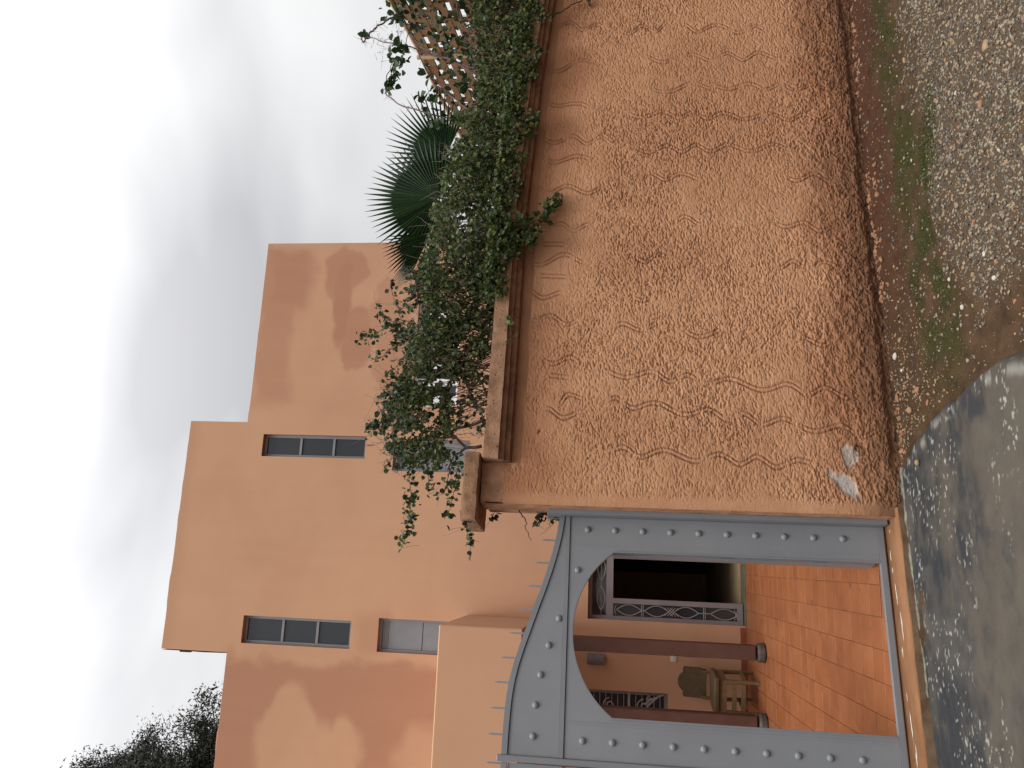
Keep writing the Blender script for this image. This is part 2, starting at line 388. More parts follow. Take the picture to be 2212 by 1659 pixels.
for s, y in cut:                               # tiles cut along the gate line
    q = T0/2-.0024; sq = [(s-q, y-q), (s+q, y-q), (s+q, y+q), (s-q, y+q)]; out = []
    for k in range(4):
        a, c = sq[k], sq[(k+1) % 4]; da, dc = a[1]-front_y(a[0]), c[1]-front_y(c[0])
        if da > 0: out.append(a)
        if da*dc < 0: out.append((a[0]+(c[0]-a[0])*da/(da-dc), a[1]+(c[1]-a[1])*da/(da-dc)))
    if len(out) >= 3 and -.7 < s < 1.2:
        n = len(out); mb = MB().add([(p[0], p[1], z) for z in (-.02, -.0004) for p in out], [tuple(range(n-1, -1, -1)), tuple(range(n, 2*n))]+[(k, (k+1) % n, n+(k+1) % n, n+k) for k in range(n)])
        mb.build('tile', TILE[prng.randrange(3)], patio)
tag(far_t.build('tile_field', TILE[0], patio), kind='stuff')

# gate sill
sill = thing('gate_sill', 'orange painted concrete sill with white paint drips under the grey gate', 'sill', (.3, .1, -.08))
P0 = np.array([.3, .1, -.08])
def loc(p): return tuple(np.array(p)-P0)
xs = np.linspace(-2.6, 1.17, 120); vs = []
for x in xs:
    j = .006*(fbm(x*6, 2.2, 81)-.5); vs.append([(x, -.036+j, -.075), (x, -.036+j, -.028), (x, -.030+j, -.022+j*.4), (x, .26, -.014), (x, .26, -.1)])
V = np.array(vs).reshape(-1, 3)-P0
F = grid_faces(len(xs), 5)
link(bpy.data.objects.new('top', np_mesh('top', V, F[:, ::-1], SILL)), sill)
b = MB()
for x in np.linspace(-2.6, 1.15, 40): pass
fv = []
for x in np.linspace(-2.6, 1.19, 130): fv.append([(x, -.040+.006*(fbm(x*8, 5, 82)-.5), -.10), (x, -.040+.006*(fbm(x*8, 7, 83)-.5), -.030+.006*(vn(x*12, 1, 84)-.5))])
V = np.array(fv).reshape(-1, 3)-P0
link(bpy.data.objects.new('front', np_mesh('front', V, grid_faces(130, 2)[:, ::-1], SILLF)), sill)
b = MB(); pr = random.Random(5)
for x0, x1 in ((1.06, 1.03), (.93, .86), (.82, .78), (.72, .58), (.55, .36), (.34, .27), (.08, .02), (-.02, -.22), (-.2, -.34), (-.36, -.6)):
    n = 9; pts = []
    ys = .12+.03*math.sin(x0*9); wmx = pr.uniform(.003, .009)
    lo = []; hi = []
    for i in range(n+1):
        t = i/n; x = x0+(x1-x0)*t; wv = wmx*(math.sin(math.pi*t)**.6)*(.4+vn(x*70, x0, 3)); yy = ys+.012*(vn(x*25, 2, 4)-.5)
        lo.append((x, yy-wv, -.0163-.0008)); hi.append((x, yy+wv, -.0163))
    z = lambda y: -.022+.008*(y+.03)/.29+.0012
    lo = [(p[0], p[1], z(p[1])) for p in lo]; hi = [(p[0], p[1], z(p[1])) for p in hi]
    k = len(lo); b.add([loc(p) for p in lo+hi], [(i, i+1, k+i+1, k+i) if x1 > x0 else (i, k+i, k+i+1, i+1) for i in range(k-1)])
b.build('paint_drips', WHITE, sill)

# ------------------------------------------------------------------ the street wall
XJ = 1.117
def drop(x): return np.interp(x, [1.4, 3.36, 4.66, 5.45, 7], [0, -.013, -.075, -.144, -.28])
wall = thing('garden_wall', 'rough orange stucco street wall with moulded coping beside the grey gate', 'wall', (3, 0, -.1))
W0 = np.array([3, 0, -.1])
wx = np.arange(XJ, 5.9, .0060); wz = np.arange(-.22, 2.50, .0038)
WX, WZ0 = np.meshgrid(wx, wz, indexing='ij')
WZ = WZ0+drop(WX)*np.clip(WZ0/2.4, 0, 1)
warp = (fbm(WX*14, WZ*14, 1, 2)-.5)*.05
cov = fbm(WX*1.7, WZ*1.9, 2, 4)                                   # where the render is thicker
n1 = .60*vn((WX+warp)*60, WZ*118, 11)+.40*vn((WX-warp)*95, WZ*170, 12)
cl1 = sstep(.36, .50, n1)
pit = sstep(.575, .635, .60*vn(WX*56+warp*26, WZ*128+warp*26, 55)+.40*vn(WX*95, WZ*190, 56))*(.55+.45*vn(WX*13, WZ*17, 58))
n2 = .6*vn((WX+warp)*17, WZ*26, 13)+.4*vn(WX*42, (WZ+warp)*60, 14)
cl2 = sstep(.40, .66, n2)
low = sstep(.62, .05, WZ0+(fbm(WX*3, WZ*3, 15)-.5)*.3)             # rough splash zone at the foot
top = sstep(1.75, 2.35, WZ0)
cv = .55+.45*sstep(.34, .6, cov)
H = (.0028*cl1+.0016*cl2-.0105*pit)*cv*(1-.4*top)+.013*low*cl2*vn(WX*30, WZ*44, 57)+.006*low*vn(WX*24, WZ*24, 16)-.005*low*pit
H = H+.010*(fbm(WX*2.2, WZ*2.2, 17)-.5)
flat = .6*sstep(.60, .72, fbm(WX*5+9, WZ*5, 19, 3))*(1-low)       # trowelled-flat islands
H = H*(1-.6*flat)+.004*flat
# trowelled wavy double lines
SQ = []
def z6(x, y): return 1097.2+.3969*x, .3969*y
def z7(x, y): return 1097.2+.3968*x, 548.6+.3968*y
for f, rows in ((z6, [(200, 125, 520, 150), (620, 165, 860, 150), (950, 150, 1400, 160), (200, 385, 470, 330), (760, 320, 1500, 300), (190, 545, 440, 585),
                      (790, 490, 1130, 460), (1130, 465, 1780, 480), (200, 755, 550, 765), (660, 620, 1780, 640), (170, 860, 450, 870), (710, 810, 1600, 800),
                      (150, 1030, 520, 1030), (750, 960, 1050, 960), (1530, 960, 1780, 970), (200, 1230, 450, 1240), (930, 1200, 1120, 1200), (1470, 1210, 1780, 1250),
                      (100, 1420, 420, 1400), (640, 1410, 870, 1400), (1480, 1440, 1790, 1450), (80, 1590, 300, 1610), (690, 1620, 860, 1590),
                      (190, 1325, 310, 1330, 0), (180, 1500, 320, 1505, 0)]),
                (z7, [(130, 340, 380, 370), (590, 400, 820, 390), (960, 420, 1180, 430), (190, 565, 380, 590), (230, 660, 330, 670, 0), (550, 640, 1900, 765), (270, 810, 410, 770),
                      (550, 800, 2030, 985), (580, 1070, 1660, 1150), (1600, 480, 1750, 470), (200, 860, 420, 880)])):
    for r in rows:
        a, c = at_y(*f(r[0], r[1]), 0), at_y(*f(r[2], r[3]), 0); SQ.append((a[0], a[2], c[0], c[2], r[4] if len(r) > 4 else 1))
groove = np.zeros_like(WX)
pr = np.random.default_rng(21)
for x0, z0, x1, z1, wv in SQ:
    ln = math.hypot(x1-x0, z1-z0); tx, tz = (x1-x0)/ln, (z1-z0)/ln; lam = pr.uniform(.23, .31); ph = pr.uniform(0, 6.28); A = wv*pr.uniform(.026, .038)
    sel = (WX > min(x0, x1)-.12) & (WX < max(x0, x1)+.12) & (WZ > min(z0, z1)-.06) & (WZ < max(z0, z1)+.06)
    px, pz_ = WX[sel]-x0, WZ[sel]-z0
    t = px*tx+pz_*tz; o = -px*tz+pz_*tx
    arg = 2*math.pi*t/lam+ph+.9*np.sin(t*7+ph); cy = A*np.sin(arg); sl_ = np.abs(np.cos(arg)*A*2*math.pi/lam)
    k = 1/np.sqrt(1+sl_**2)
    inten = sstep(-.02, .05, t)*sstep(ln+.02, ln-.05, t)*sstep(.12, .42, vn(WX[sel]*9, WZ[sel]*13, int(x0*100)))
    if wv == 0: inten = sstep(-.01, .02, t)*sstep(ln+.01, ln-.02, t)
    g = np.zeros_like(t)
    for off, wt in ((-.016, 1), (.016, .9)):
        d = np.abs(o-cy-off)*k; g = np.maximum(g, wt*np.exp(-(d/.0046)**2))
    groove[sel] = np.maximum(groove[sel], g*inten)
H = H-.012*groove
for X, Y, rr in ((1166, 931, .014), (1163, 935, .008), (1270, 990, .010), (1283, 997, .007)):
    q = at_y(X, Y, 0); d = np.hypot(WX-q[0], WZ-q[2])+.006*(vn(WX*130, WZ*130, 59)-.5); k = sstep(rr, rr*.45, d); H = H-.012*k; groove = np.maximum(groove, k)
# smooth margins: band under the coping, jamb edge
rag = .03*(fbm(WX*5, WZ*0+1, 22)-.5)
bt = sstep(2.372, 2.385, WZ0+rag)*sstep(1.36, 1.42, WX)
je = sstep(.10, .055, WX-XJ+.03*(fbm(WZ*5, WX*0, 23)-.5))
H = H*(1-.9*bt)-.010*bt
H = H*(1-.85*je)-.002*je
neck = sstep(2.46, 2.50, WZ0)
# broken-out render near the foot of the pillar
def patch(cx, cz, ax, az, rot, seed):
    c, s = math.cos(rot), math.sin(rot); u = (WX-cx)*c+(WZ-cz)*s; v = -(WX-cx)*s+(WZ-cz)*c
    r = np.sqrt((u/ax)**2+(v/az)**2)+(fbm(WX*16, WZ*16, seed)-.5)*1.1
    return sstep(1.08, .82, r)
p1 = at_y(1828, 1050, 0); p2 = at_y(1836, 985, 0); p3 = at_y(1858, 975, 0)
cem = np.maximum(patch(p1[0], p1[2], .13, .045, .8, 24), .8*patch(p2[0], p2[2], .07, .05, .2, 25))
hole = patch(p3[0], p3[2], .05, .04, .3, 26)
H = H*(1-.7*cem)-.006*cem-.010*hole
foot = sstep(.05, -.12, WZ0+.08*(fbm(WX*6, WX*0, 27)-.5))
H = H-.030*sstep(-.02, -.075, WZ0+.03*(fbm(WX*6, WX*0, 27)-.5))*sstep(1.3, 1.6, WX)
soil_shade = .85*sstep(.55, -.10, WZ0+(fbm(WX*3, WZ*4, 28)-.5)*.55)**1.5*(.6+.4*fbm(WX*11, WZ*14, 35))+.6*hole
soil_shade = np.clip(soil_shade+.7*sstep(.16, -.08, WZ0+.10*(fbm(WX*5, WZ*3, 36)-.5))*(.5+.5*fbm(WX*14, WZ*14, 37)), 0, .95)
soil_shade = np.maximum(soil_shade, .5*bt*fbm(WX*7, WZ*12, 29)*1.3)  # band under the coping: mould stain with shade painted in
damp = np.clip(.9*sstep(.55, .12, WZ0+(fbm(WX*2.2, WZ*3, 30)-.5)*.6)+.85*sstep(1.95, 2.42, WZ0+(fbm(WX*2.5, WZ*1.2, 31)-.5)*.7)+.35*sstep(.50, .72, fbm(WX*1.3, WZ*.9, 32)), 0, 1)  # foot damp, blotches, and stain with painted shade up under the coping
damp = np.maximum(damp*(1-je*.4), .9*bt)  # recessed band under the coping takes the same painted shade
damp = np.clip(damp+.35*sstep(2.6, 4.6, WX)*(fbm(WX*1.1, WZ*1.1, 33)), 0, 1)
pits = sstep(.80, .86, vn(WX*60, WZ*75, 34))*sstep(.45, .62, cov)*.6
V = np.stack([WX, -H, WZ], -1).reshape(-1, 3)-W0
gr = np.clip(groove*.9+pits, 0, 1)  # grooves and holes painted darker to deepen their shade; plus random specks
keep = np.ones((len(wx)-1, len(wz)-1), bool)
me = np_mesh('stucco_face', V, grid_faces(len(wx), len(wz), keep), STUCCO, dict(damp=damp.ravel(), soil_shade=soil_shade.ravel(), groove=gr.ravel(), cement=cem.ravel()))
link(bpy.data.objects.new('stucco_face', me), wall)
def lb(p): return tuple(np.array(p)-W0)
b = MB(); b.box(XJ+.004-3, 5.88-3, .016, .27, .16, 2.35+.1); b.build('core', PLASTER, wall)
b = MB(); b.box(5.88-3, 30-3, -.004, .27, -.6, 2.25); b.build('far_run', STUCCO, wall)
# jamb face of the pillar (smooth plaster, slightly wavy)
jy = np.linspace(-.004, .29, 26); jz = np.linspace(-.22, 2.62, 220); JY, JZ = np.meshgrid(jy, jz, indexing='ij')
JX = XJ-.001+.006*(fbm(JY*9, JZ*5, 90)-.5)+.012*sstep(.10, -.05, JZ)*(fbm(JY*12, JZ*20, 91)-.3)
V = np.stack([JX, JY, JZ], -1).reshape(-1, 3)-W0
link(bpy.data.objects.new('jamb', np_mesh('jamb', V, grid_faces(len(jy), len(jz)), PLASTER)), wall)
# pillar neck and cap
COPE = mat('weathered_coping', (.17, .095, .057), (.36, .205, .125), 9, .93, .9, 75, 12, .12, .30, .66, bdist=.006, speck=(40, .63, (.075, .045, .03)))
def rough_box(name, x0, x1, y0, y1, z0, z1, mat_, seed, n=.02, a=.006):
    nx = max(2, int((x1-x0)/n)); ny = max(2, int((y1-y0)/n)); nz = max(2, int((z1-z0)/n)); V = []; F = []
    def face(o, u, v, nu, nv):
        k = len(V); o, u, v = map(np.array, (o, u, v))
        for i in range(nu+1):
            for j in range(nv+1): V.append(o+u*i/nu+v*j/nv)
        for i in range(nu):
            for j in range(nv):
                q = k+i*(nv+1)+j; F.append((q, q+nv+1, q+nv+2, q+1))
    X, Y, Z = x1-x0, y1-y0, z1-z0
    face((x0, y0, z0), (X, 0, 0), (0, 0, Z), nx, nz); face((x1, y1, z0), (-X, 0, 0), (0, 0, Z), nx, nz)
    face((x0, y1, z0), (0, -Y, 0), (0, 0, Z), ny, nz); face((x1, y0, z0), (0, Y, 0), (0, 0, Z), ny, nz)
    face((x0, y0, z1), (X, 0, 0), (0, Y, 0), nx, ny); face((x0, y1, z0), (X, 0, 0), (0, -Y, 0), nx, ny)
    V = np.array(V, float); c = np.array([(x0+x1)/2, (y0+y1)/2, (z0+z1)/2]); h = np.array([X, Y, Z])/2
    q = (V-c)/h; e = np.sort(np.abs(q), 1)[:, 1]                       # rounds the arrises a little
    d = np.stack([fbm(V[:, 1]*13+V[:, 0]*13, V[:, 2]*13+i*7.7, seed+i)-.5 for i in range(3)], 1)*2*a
    d += np.stack([vn(V[:, 0]*60+V[:, 1]*50, V[:, 2]*60+i*5, seed+7+i)-.5 for i in range(3)], 1)*a*.8
    V = V+d-q*(sstep(.93, 1, e)[:, None])*.003
    return link(bpy.data.objects.new(name, np_mesh(name, V-W0, F, mat_)), wall)
rough_box('pillar_neck', 1.125, 1.405, .004, .27, 2.40, 2.655, PLASTER, 101)
rough_box('pillar_cap', .985, 1.452, -.10, .37, 2.658, 2.762, COPE, 111, .016, .005)
# coping: swept profile
prof = [(-.100, 2.636), (-.102, 2.532), (-.078, 2.528), (-.072, 2.498), (-.048, 2.494), (-.040, 2.462), (-.006, 2.452), (.27, 2.45), (.34, 2.53), (.345, 2.642), (.12, 2.655)]
cx = np.concatenate([np.arange(1.405, 6.4, .02), np.linspace(6.5, 30, 12)])
V = []
for i, x in enumerate(cx):
    for j, (y, z) in enumerate(prof):
        V.append((x+(.006*(vn(j*3.1, 2, 7)-.5) if i == 0 else 0), y+.005*(fbm(x*11, j*3.3, 120)-.5), z+float(drop(x))+.006*(fbm(x*9, j*5.1, 121)-.5)))
V = np.array(V)-W0; k = len(prof)
F = [(i*k+j, i*k+(j+1) % k, (i+1)*k+(j+1) % k, (i+1)*k+j) for i in range(len(cx)-1) for j in (0, 8, 9, 10)]
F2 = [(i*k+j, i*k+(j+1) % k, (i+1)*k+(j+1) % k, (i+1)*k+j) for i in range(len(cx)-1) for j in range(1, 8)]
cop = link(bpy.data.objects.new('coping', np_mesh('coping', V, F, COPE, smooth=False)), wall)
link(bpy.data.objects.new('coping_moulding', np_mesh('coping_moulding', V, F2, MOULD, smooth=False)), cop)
MB().add([tuple(V[j]) for j in range(k)], [tuple(range(k-1, -1, -1))]).build('coping_end', COPE, cop)
# wall on the other side of the gate (outside the picture)
w2 = thing('gate_side_wall', 'orange stucco wall beyond the far leaf of the grey gate', 'wall', (-3.5, .1, -.1))
MB().bev(-4, 1.45, -.1, .17, -.2, 2.62, .01).build('wall_body', STUCCO, w2)
MB().bev(-4, 1.55, -.2, .27, 2.622, 2.75, .01).build('coping', PLASTER, w2)

# ------------------------------------------------------------------ the gate
def ztop(x):
    return np.interp(x, [-.44, -.33, -.2, -.1, 0, .11, .22, .33, .45, .59, .73, .85, .97, 1.09], [2.433, 2.432, 2.428, 2.422, 2.410, 2.386, 2.354, 2.318, 2.279, 2.231, 2.188, 2.157, 2.133, 2.118])
gate = thing('metal_gate', 'grey painted metal gate with studs, spikes and an open arched doorway', 'gate', (.33, .2, 0))
G0 = (.33, .2, 0)
def G(mb): mb.v = [(p[0]-G0[0], p[1]-G0[1], p[2]-G0[2]) for p in mb.v]; return mb
XL, XR = -.428, 1.084
xs = np.linspace(XL, XR, 60)
G(MB().strip_xz(xs, ztop(xs)-.036, ztop(xs), .193, .226)).build('top_trim', GATED, gate)
G(MB().strip_xz(xs, np.full(60, 2.0765), np.maximum(ztop(xs)-.042, 2.079), .203, .209)).build('top_panel', GATE, gate)
G(MB().strip_xz(xs, np.maximum(ztop(xs)-.062, 2.06), ztop(xs)-.020, .228, .236)).build('trim_backing', GATED, gate)
G(MB().box(XL, XR, .194, .222, 2.046, 2.075)).build('band', GATED, gate)
G(MB().box(XL, XR, .224, .234, 2.02, 2.07)).build('band_backing', GATED, gate)
# sheet with the arched opening
OL, OR = -.178, .851; zs = 1.745; rise = .262; half = (OR-OL)/2; Rr = (half**2+rise**2)/(2*rise); cxm = (OL+OR)/2
ax_ = np.linspace(OL, OR, 41); az_ = zs+rise-Rr+np.sqrt(Rr**2-(ax_-cxm)**2)
sh = MB()
sh.box(XL, OL, .202, .209, .036, 2.040); sh.box(OR, XR, .202, .209, .036, 2.040)
sh.strip_xz(ax_, az_, np.full(41, 2.040), .202, .209)
G(sh).build('sheet', GATE, gate)
G(MB().strip_xz(ax_, az_, az_+.012, .196, .240)).build('arch_lip', GATED, gate)
for x0, x1 in ((OL-.012, OL), (OR, OR+.012)): G(MB().box(x0, x1, .196, .240, .036, zs)).build('opening_jamb', GATED, gate)
for x0 in (OL-.048, OR+.036): G(MB().box(x0, x0+.013, .1995, .2025, .036, 2.03)).build('weld_seam', GATE, gate)
G(MB().box(XL, XR, .192, .228, 0.0, .034)).build('bottom_rail', GATED, gate)
G(MB().bev(XR+.002, XJ-.004, .165, .245, -.01, 2.205, .004)).build('hinge_post', GATED, gate)
G(MB().box(XJ-.034, XJ-.002, .095, .162, 0, 2.19)).build('post_angle', GATED, gate)
G(MB().bev(XL-.040, XL-.002, .186, .236, 0, 2.46, .004)).build('meeting_stile', GATED, gate)
dome = MB(); prf = [(.0225*math.cos(a), .0185*math.sin(a)) for a in np.linspace(0, 1.45, 7)]
dome.lathe(prf, 16); dome.v = [(p[0], -p[2], p[1]) for p in dome.v]; dm = dome.mesh('stud', GATE, True)
studs = [(1.0, 1.925-.1855*i) for i in range(10)]+[(-.321, 1.928-.186*i) for i in range(10)]+[(.726, 1.986), (.407, 2.100), (.236, 2.161), (.052, 2.207), (-.131, 2.232), (-.315, 2.239)]
for x, z in studs:
    o = link(bpy.data.objects.new('stud', dm), gate); o.location = (x-G0[0], .203-G0[1], z-G0[2])
sp = MB().prism_xz([(-.006, -.03), (.006, -.03), (.006, .075), (.0, .102), (-.006, .075)], -.003, .003).mesh('spike', GATE)
for x in np.arange(-.33, 1.09, .1553)+.012:
    o = link(bpy.data.objects.new('spike', sp), gate); o.location = (x-G0[0], .231-G0[1]+.009, float(ztop(x))); o.rotation_euler = (0, R(prng.uniform(-2, 2)), 0)
# box-section jamb behind the sheet on the hinge side of the opening
G(MB().box(OR+.012, OR+.045, .242, .31, .036, zs+.01)).build('jamb_box', GATED, gate)
G(MB().box(OR+.002, OR+.045, .312, .47, .036, zs+.01)).build('door_stop', GATE, gate)
for z in (.35, .95, 1.5): G(MB().tube([(OR+.006, .318, z), (OR+.006, .318, z+.09)], .009, 8)).build('hinge', GATED, gate)
# the other leaf of the gate, only its edge is in the picture
g2 = thing('metal_gate', 'plain grey gate leaf without a doorway, beyond the meeting stile', 'gate', (-1.25, .2, 0))
def G2(mb): mb.v = [(p[0]+1.25, p[1]-.2, p[2]) for p in mb.v]; return mb
xs2 = np.linspace(-2.02, XL-.046, 50); zt2 = ztop(-.876-xs2)
G2(MB().strip_xz(xs2, zt2-.036, zt2, .193, .226)).build('top_trim', GATED, g2)
G2(MB().strip_xz(xs2, np.full(50, .036), zt2-.042, .203, .209)).build('sheet', GATE, g2)
G2(MB().box(-2.02, XL-.046, .192, .228, 0, .034)).build('bottom_rail', GATED, g2)
G2(MB().box(-2.02, XL-.046, .194, .202, 2.046, 2.075)).build('band', GATED, g2)
for i in range(10):
    o = link(bpy.data.objects.new('stud', dm), g2); o.location = (-.56+1.25, .003, 1.928-.186*i)
for x in (-.485, -.64, -.80):
    o = link(bpy.data.objects.new('spike', sp), g2); o.location = (x+1.25, .04, float(ztop(-.876-x)))

# ------------------------------------------------------------------ the house
house = thing('house', 'two-storey orange plastered house with slit windows and damp stains', 'house', tuple(HO), (0, 0, HB))
def hbox(name, mat_, *a, parent=house, bev=0):
    mb = MB(); (mb.bev(*a, bev) if bev else mb.box(*a)); return mb.build(name, mat_, parent)
S_TL, S_TR, S_R = .1465, 3.164, 5.785
ZL, ZT, ZR = 6.657, 7.56, 6.726
W1 = (2.70, 3.003, 5.036, 6.486); W2 = (.272, .616, 5.036, 6.486)
W3 = (2.55, 2.977, 3.62, 4.648); W4 = (.258, .668, 3.62, 4.678)
W5 = (3.42, 4.92, 3.83, 4.44); DOOR = (.79, 2.02, .10, 2.03); W6 = (-.95, -.03, 1.055, 2.12)
holes = [W1, W2, W3, W4, W5, DOOR, W6]
S_LEFT = -7.0
hs = np.unique(np.round(np.concatenate([[h[0] for h in holes], [h[1] for h in holes], [S_TL, S_TR, S_R], np.arange(S_LEFT, -1.5, .2), np.arange(-1.5, S_R, .03)]), 4))
hz = np.unique(np.round(np.concatenate([[h[2] for h in holes], [h[3] for h in holes], [ZL, ZT, ZR, 0], np.arange(-.2, 3.5, .1), np.arange(3.5, ZT, .03)]), 4))
SX, SZ = np.meshgrid(hs, hz, indexing='ij')
def blob(Xs, Ys, rx, rz, seed, rough=1.0):
    s, z = at_h(Xs, Ys); r = np.sqrt(((SX-s)/rx)**2+((SZ-z)/rz)**2)+(fbm(SX*2.6, SZ*2.6, seed, 6)-.5)*rough*1.5
    return sstep(1.1, .75, r)
def box_(Xa, Ya, Xb, Yb, soft, seed, rough=.4):            # soft-edged rectangle, corners in photo pixels
    s0, z0 = at_h(Xb, Yb); s1, z1 = at_h(Xa, Ya); n = (fbm(SX*2.2, SZ*2.2, seed)-.5)*rough
    return sstep(-soft, soft, SX-s0+n)*sstep(-soft, soft, s1-SX+n)*sstep(-soft, soft, SZ-z0+n)*sstep(-soft, soft, z1-SZ+n)
dmp = np.zeros_like(SX)
dmp = np.maximum(dmp, .85*box_(585, 535, 660, 660, .12, 201))
dmp = np.maximum(dmp, .6*box_(575, 540, 620, 880, .1, 202))
dmp = np.maximum(dmp, .95*blob(742, 640, .62, .16, 203, .9)); dmp = np.maximum(dmp, .8*blob(755, 590, .35, .28, 204, 1.1))
dmp = np.maximum(dmp, .8*blob(770, 720, .5, .22, 205, 1.2)); dmp = np.maximum(dmp, .55*blob(840, 700, 1.0, .25, 206, 1.2))
lft = .95*box_(470, 1412, 940, 1800, .10, 207, .5)
lobes = np.maximum(blob(625, 1590, .62, .42, 208, .55), blob(735, 1630, .5, .22, 209, .5))
lobes = np.maximum(lobes, box_(560, 1560, 760, 1800, .12, 210))
lobes = np.maximum(lobes, .8*box_(870, 1560, 960, 1800, .14, 211))
dmp = np.maximum(dmp, lft*(1-lobes)); dmp = np.maximum(dmp, .5*box_(770, 1330, 830, 1420, .12, 212))
dmp = np.maximum(dmp, .16*sstep(.5, .72, fbm(SX*.9, SZ*1.3, 213)))
dmp = np.clip(dmp+.22*(fbm(SX*9, SZ*1.1, 215)-.42), 0, 1)
dmp = np.maximum(dmp, .35*sstep(.25, .02, ZT-SZ)*(SX > S_TL)*(SX < S_TR))
cs, cz = (SX[:-1, :-1]+SX[1:, 1:])/2, (SZ[:-1, :-1]+SZ[1:, 1:])/2
keep = np.where(cs < S_TL, cz < ZL, np.where(cs < S_TR, cz < ZT, cz < ZR))
for h in holes: keep &= ~((cs > h[0]) & (cs < h[1]) & (cz > h[2]) & (cz < h[3]))
wav = .006*(fbm(SX*.7, SZ*.7, 214)-.5)
V = np.stack([SX, wav, SZ], -1).reshape(-1, 3)
link(bpy.data.objects.new('wall', np_mesh('wall', V, grid_faces(len(hs), len(hz), keep), HOUSE, dict(damp=dmp.ravel()))), house)
# reveals, one lining per opening
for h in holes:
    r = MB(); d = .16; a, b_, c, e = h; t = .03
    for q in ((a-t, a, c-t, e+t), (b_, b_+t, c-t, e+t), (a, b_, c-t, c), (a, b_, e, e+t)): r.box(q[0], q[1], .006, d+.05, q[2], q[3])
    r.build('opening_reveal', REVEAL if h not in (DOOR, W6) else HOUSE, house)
# body behind the front
hbox('side_wall', HOUSE, S_R-.2, S_R-.004, .02, 8, -.2, ZR-.002); hbox('side_wall', HOUSE, S_LEFT, S_LEFT+.2, .02, 8, -.2, ZL)
hbox('back_wall', HOUSE, S_LEFT+.2, S_R-.2, 7.8, 8, -.2, ZL)
hbox('roof', GROUT, S_LEFT+.2, S_R-.2, .3, 7.8, 6.1, 6.25)
hbox('floor_slab', ROOMF, S_LEFT+.2, S_R-.2, .03, 7.8, 2.95, 3.1)
hbox('tower', HOUSE, S_TL+.004, S_TR-.004, .25, 3.2, 6.53, ZT-.004)
hbox('parapet', HOUSE, S_LEFT, S_TL-.002, .012, .22, 6.25, ZL-.003); hbox('parapet', HOUSE, S_TR+.002, S_R-.21, .012, .22, 6.25, ZR-.003)
hbox('parapet', HOUSE, S_TL, S_TR, .012, .24, 6.53, ZT-.003)
# uneven plaster edge along the roof line
for a, b_, z in ((S_LEFT, S_TL, ZL), (S_TL, S_TR, ZT), (S_TR, S_R, ZR)):
    ss = np.arange(a, b_+.001, .06); ss[-1] = b_
    zj = z+.004+.016*np.maximum(0, fbm(ss*3, ss*0+z, 220)-.42)+.010*sstep(.6, .7, vn(ss*2.2, ss*0+z, 221))
    MB().strip_xz(ss, np.full(len(ss), z-.012), zj, .0045, .21).build('parapet_edge', HOUSE, house)
st = S_TL; ed = np.arange(ZL, ZT, .05)
MB().add([(st-.008-.014*vn(z*5, 1, 222), y, z) for z in ed for y in (.0, .22)], [(i*2, i*2+1, i*2+3, i*2+2) for i in range(len(ed)-1)]).build('tower_edge', HOUSE, house)

_s, _z = at_h(392, 1403); hbox('dark_notch', BLACK, S_TL-.035, S_TL+.03, .05, .12, _z-.09, _z+.05)  # black block standing in for the dark inside a notch in the tower edge
def bars(mb, h, y0, y1, wd):
    a, b_, c, e = h
    mb.box(a, a+wd, y0, y1, c, e); mb.box(b_-wd, b_, y0, y1, c, e); mb.box(a+wd, b_-wd, y0, y1, c, c+wd); mb.box(a+wd, b_-wd, y0, y1, e-wd, e); return mb
def slit(h):
    a, b_, c, e = h; f = bars(MB(), h, .075, .125, .036)
    hh = (e-c-.05)/3
    for i in (1, 2): f.box(a+.036, b_-.036, .078, .122, c+hh*i-.016, c+hh*i+.016)
    f.box(a, b_, .126, .15, c, e) if False else None
    win = f.build('window', FRAME, house)
    for i in range(3):
        MB().box(a+.037, b_-.037, .098, .104, c+hh*i+.02, c+hh*(i+1)-.017 if i < 2 else e-.037).build('pane', PANE, win)
slit(W1); slit(W2)
def shutter(h):
    a, b_, c, e = h; win = bars(MB(), h, .07, .125, .034).build('window', FRAME, house)
    MB().box(a+.036, b_-.036, .085, .10, c+.5, e-.12).build('shutter_panel', FRAME, win)
    MB().box(a+.036, b_-.036, .080, .098, c+.036, c+.49).build('shutter_panel', FRAME, win)
    MB().box(a+.036, b_-.036, .094, .11, e-.115, e-.036).build('shutter_panel', FRAME, win)
    MB().box(a+.034, b_-.034, .112, .12, c+.034, e-.034).build('backing', BLACK, win)
shutter(W3); shutter(W4)
win = bars(MB(), W5, .05, .10, .03).build('window', WHITEP, house)
for i in range(6):
    a = W5[0]+.06+i*.242; MB().box(a, a+.10, .06, .075, W5[2]+.031, W5[3]-.031).build('white_slat', WHITEP, win)
MB().box(W5[0]+.03, W5[1]-.03, .09, .10, W5[2]+.03, W5[3]-.03).build('pane', PANE, win)
# conduit stub under the upper window
MB().tube([(2.88, -.006, 5.02), (2.885, -.006, 4.93)], .005, 5).build('cable_stub', COLB, house)

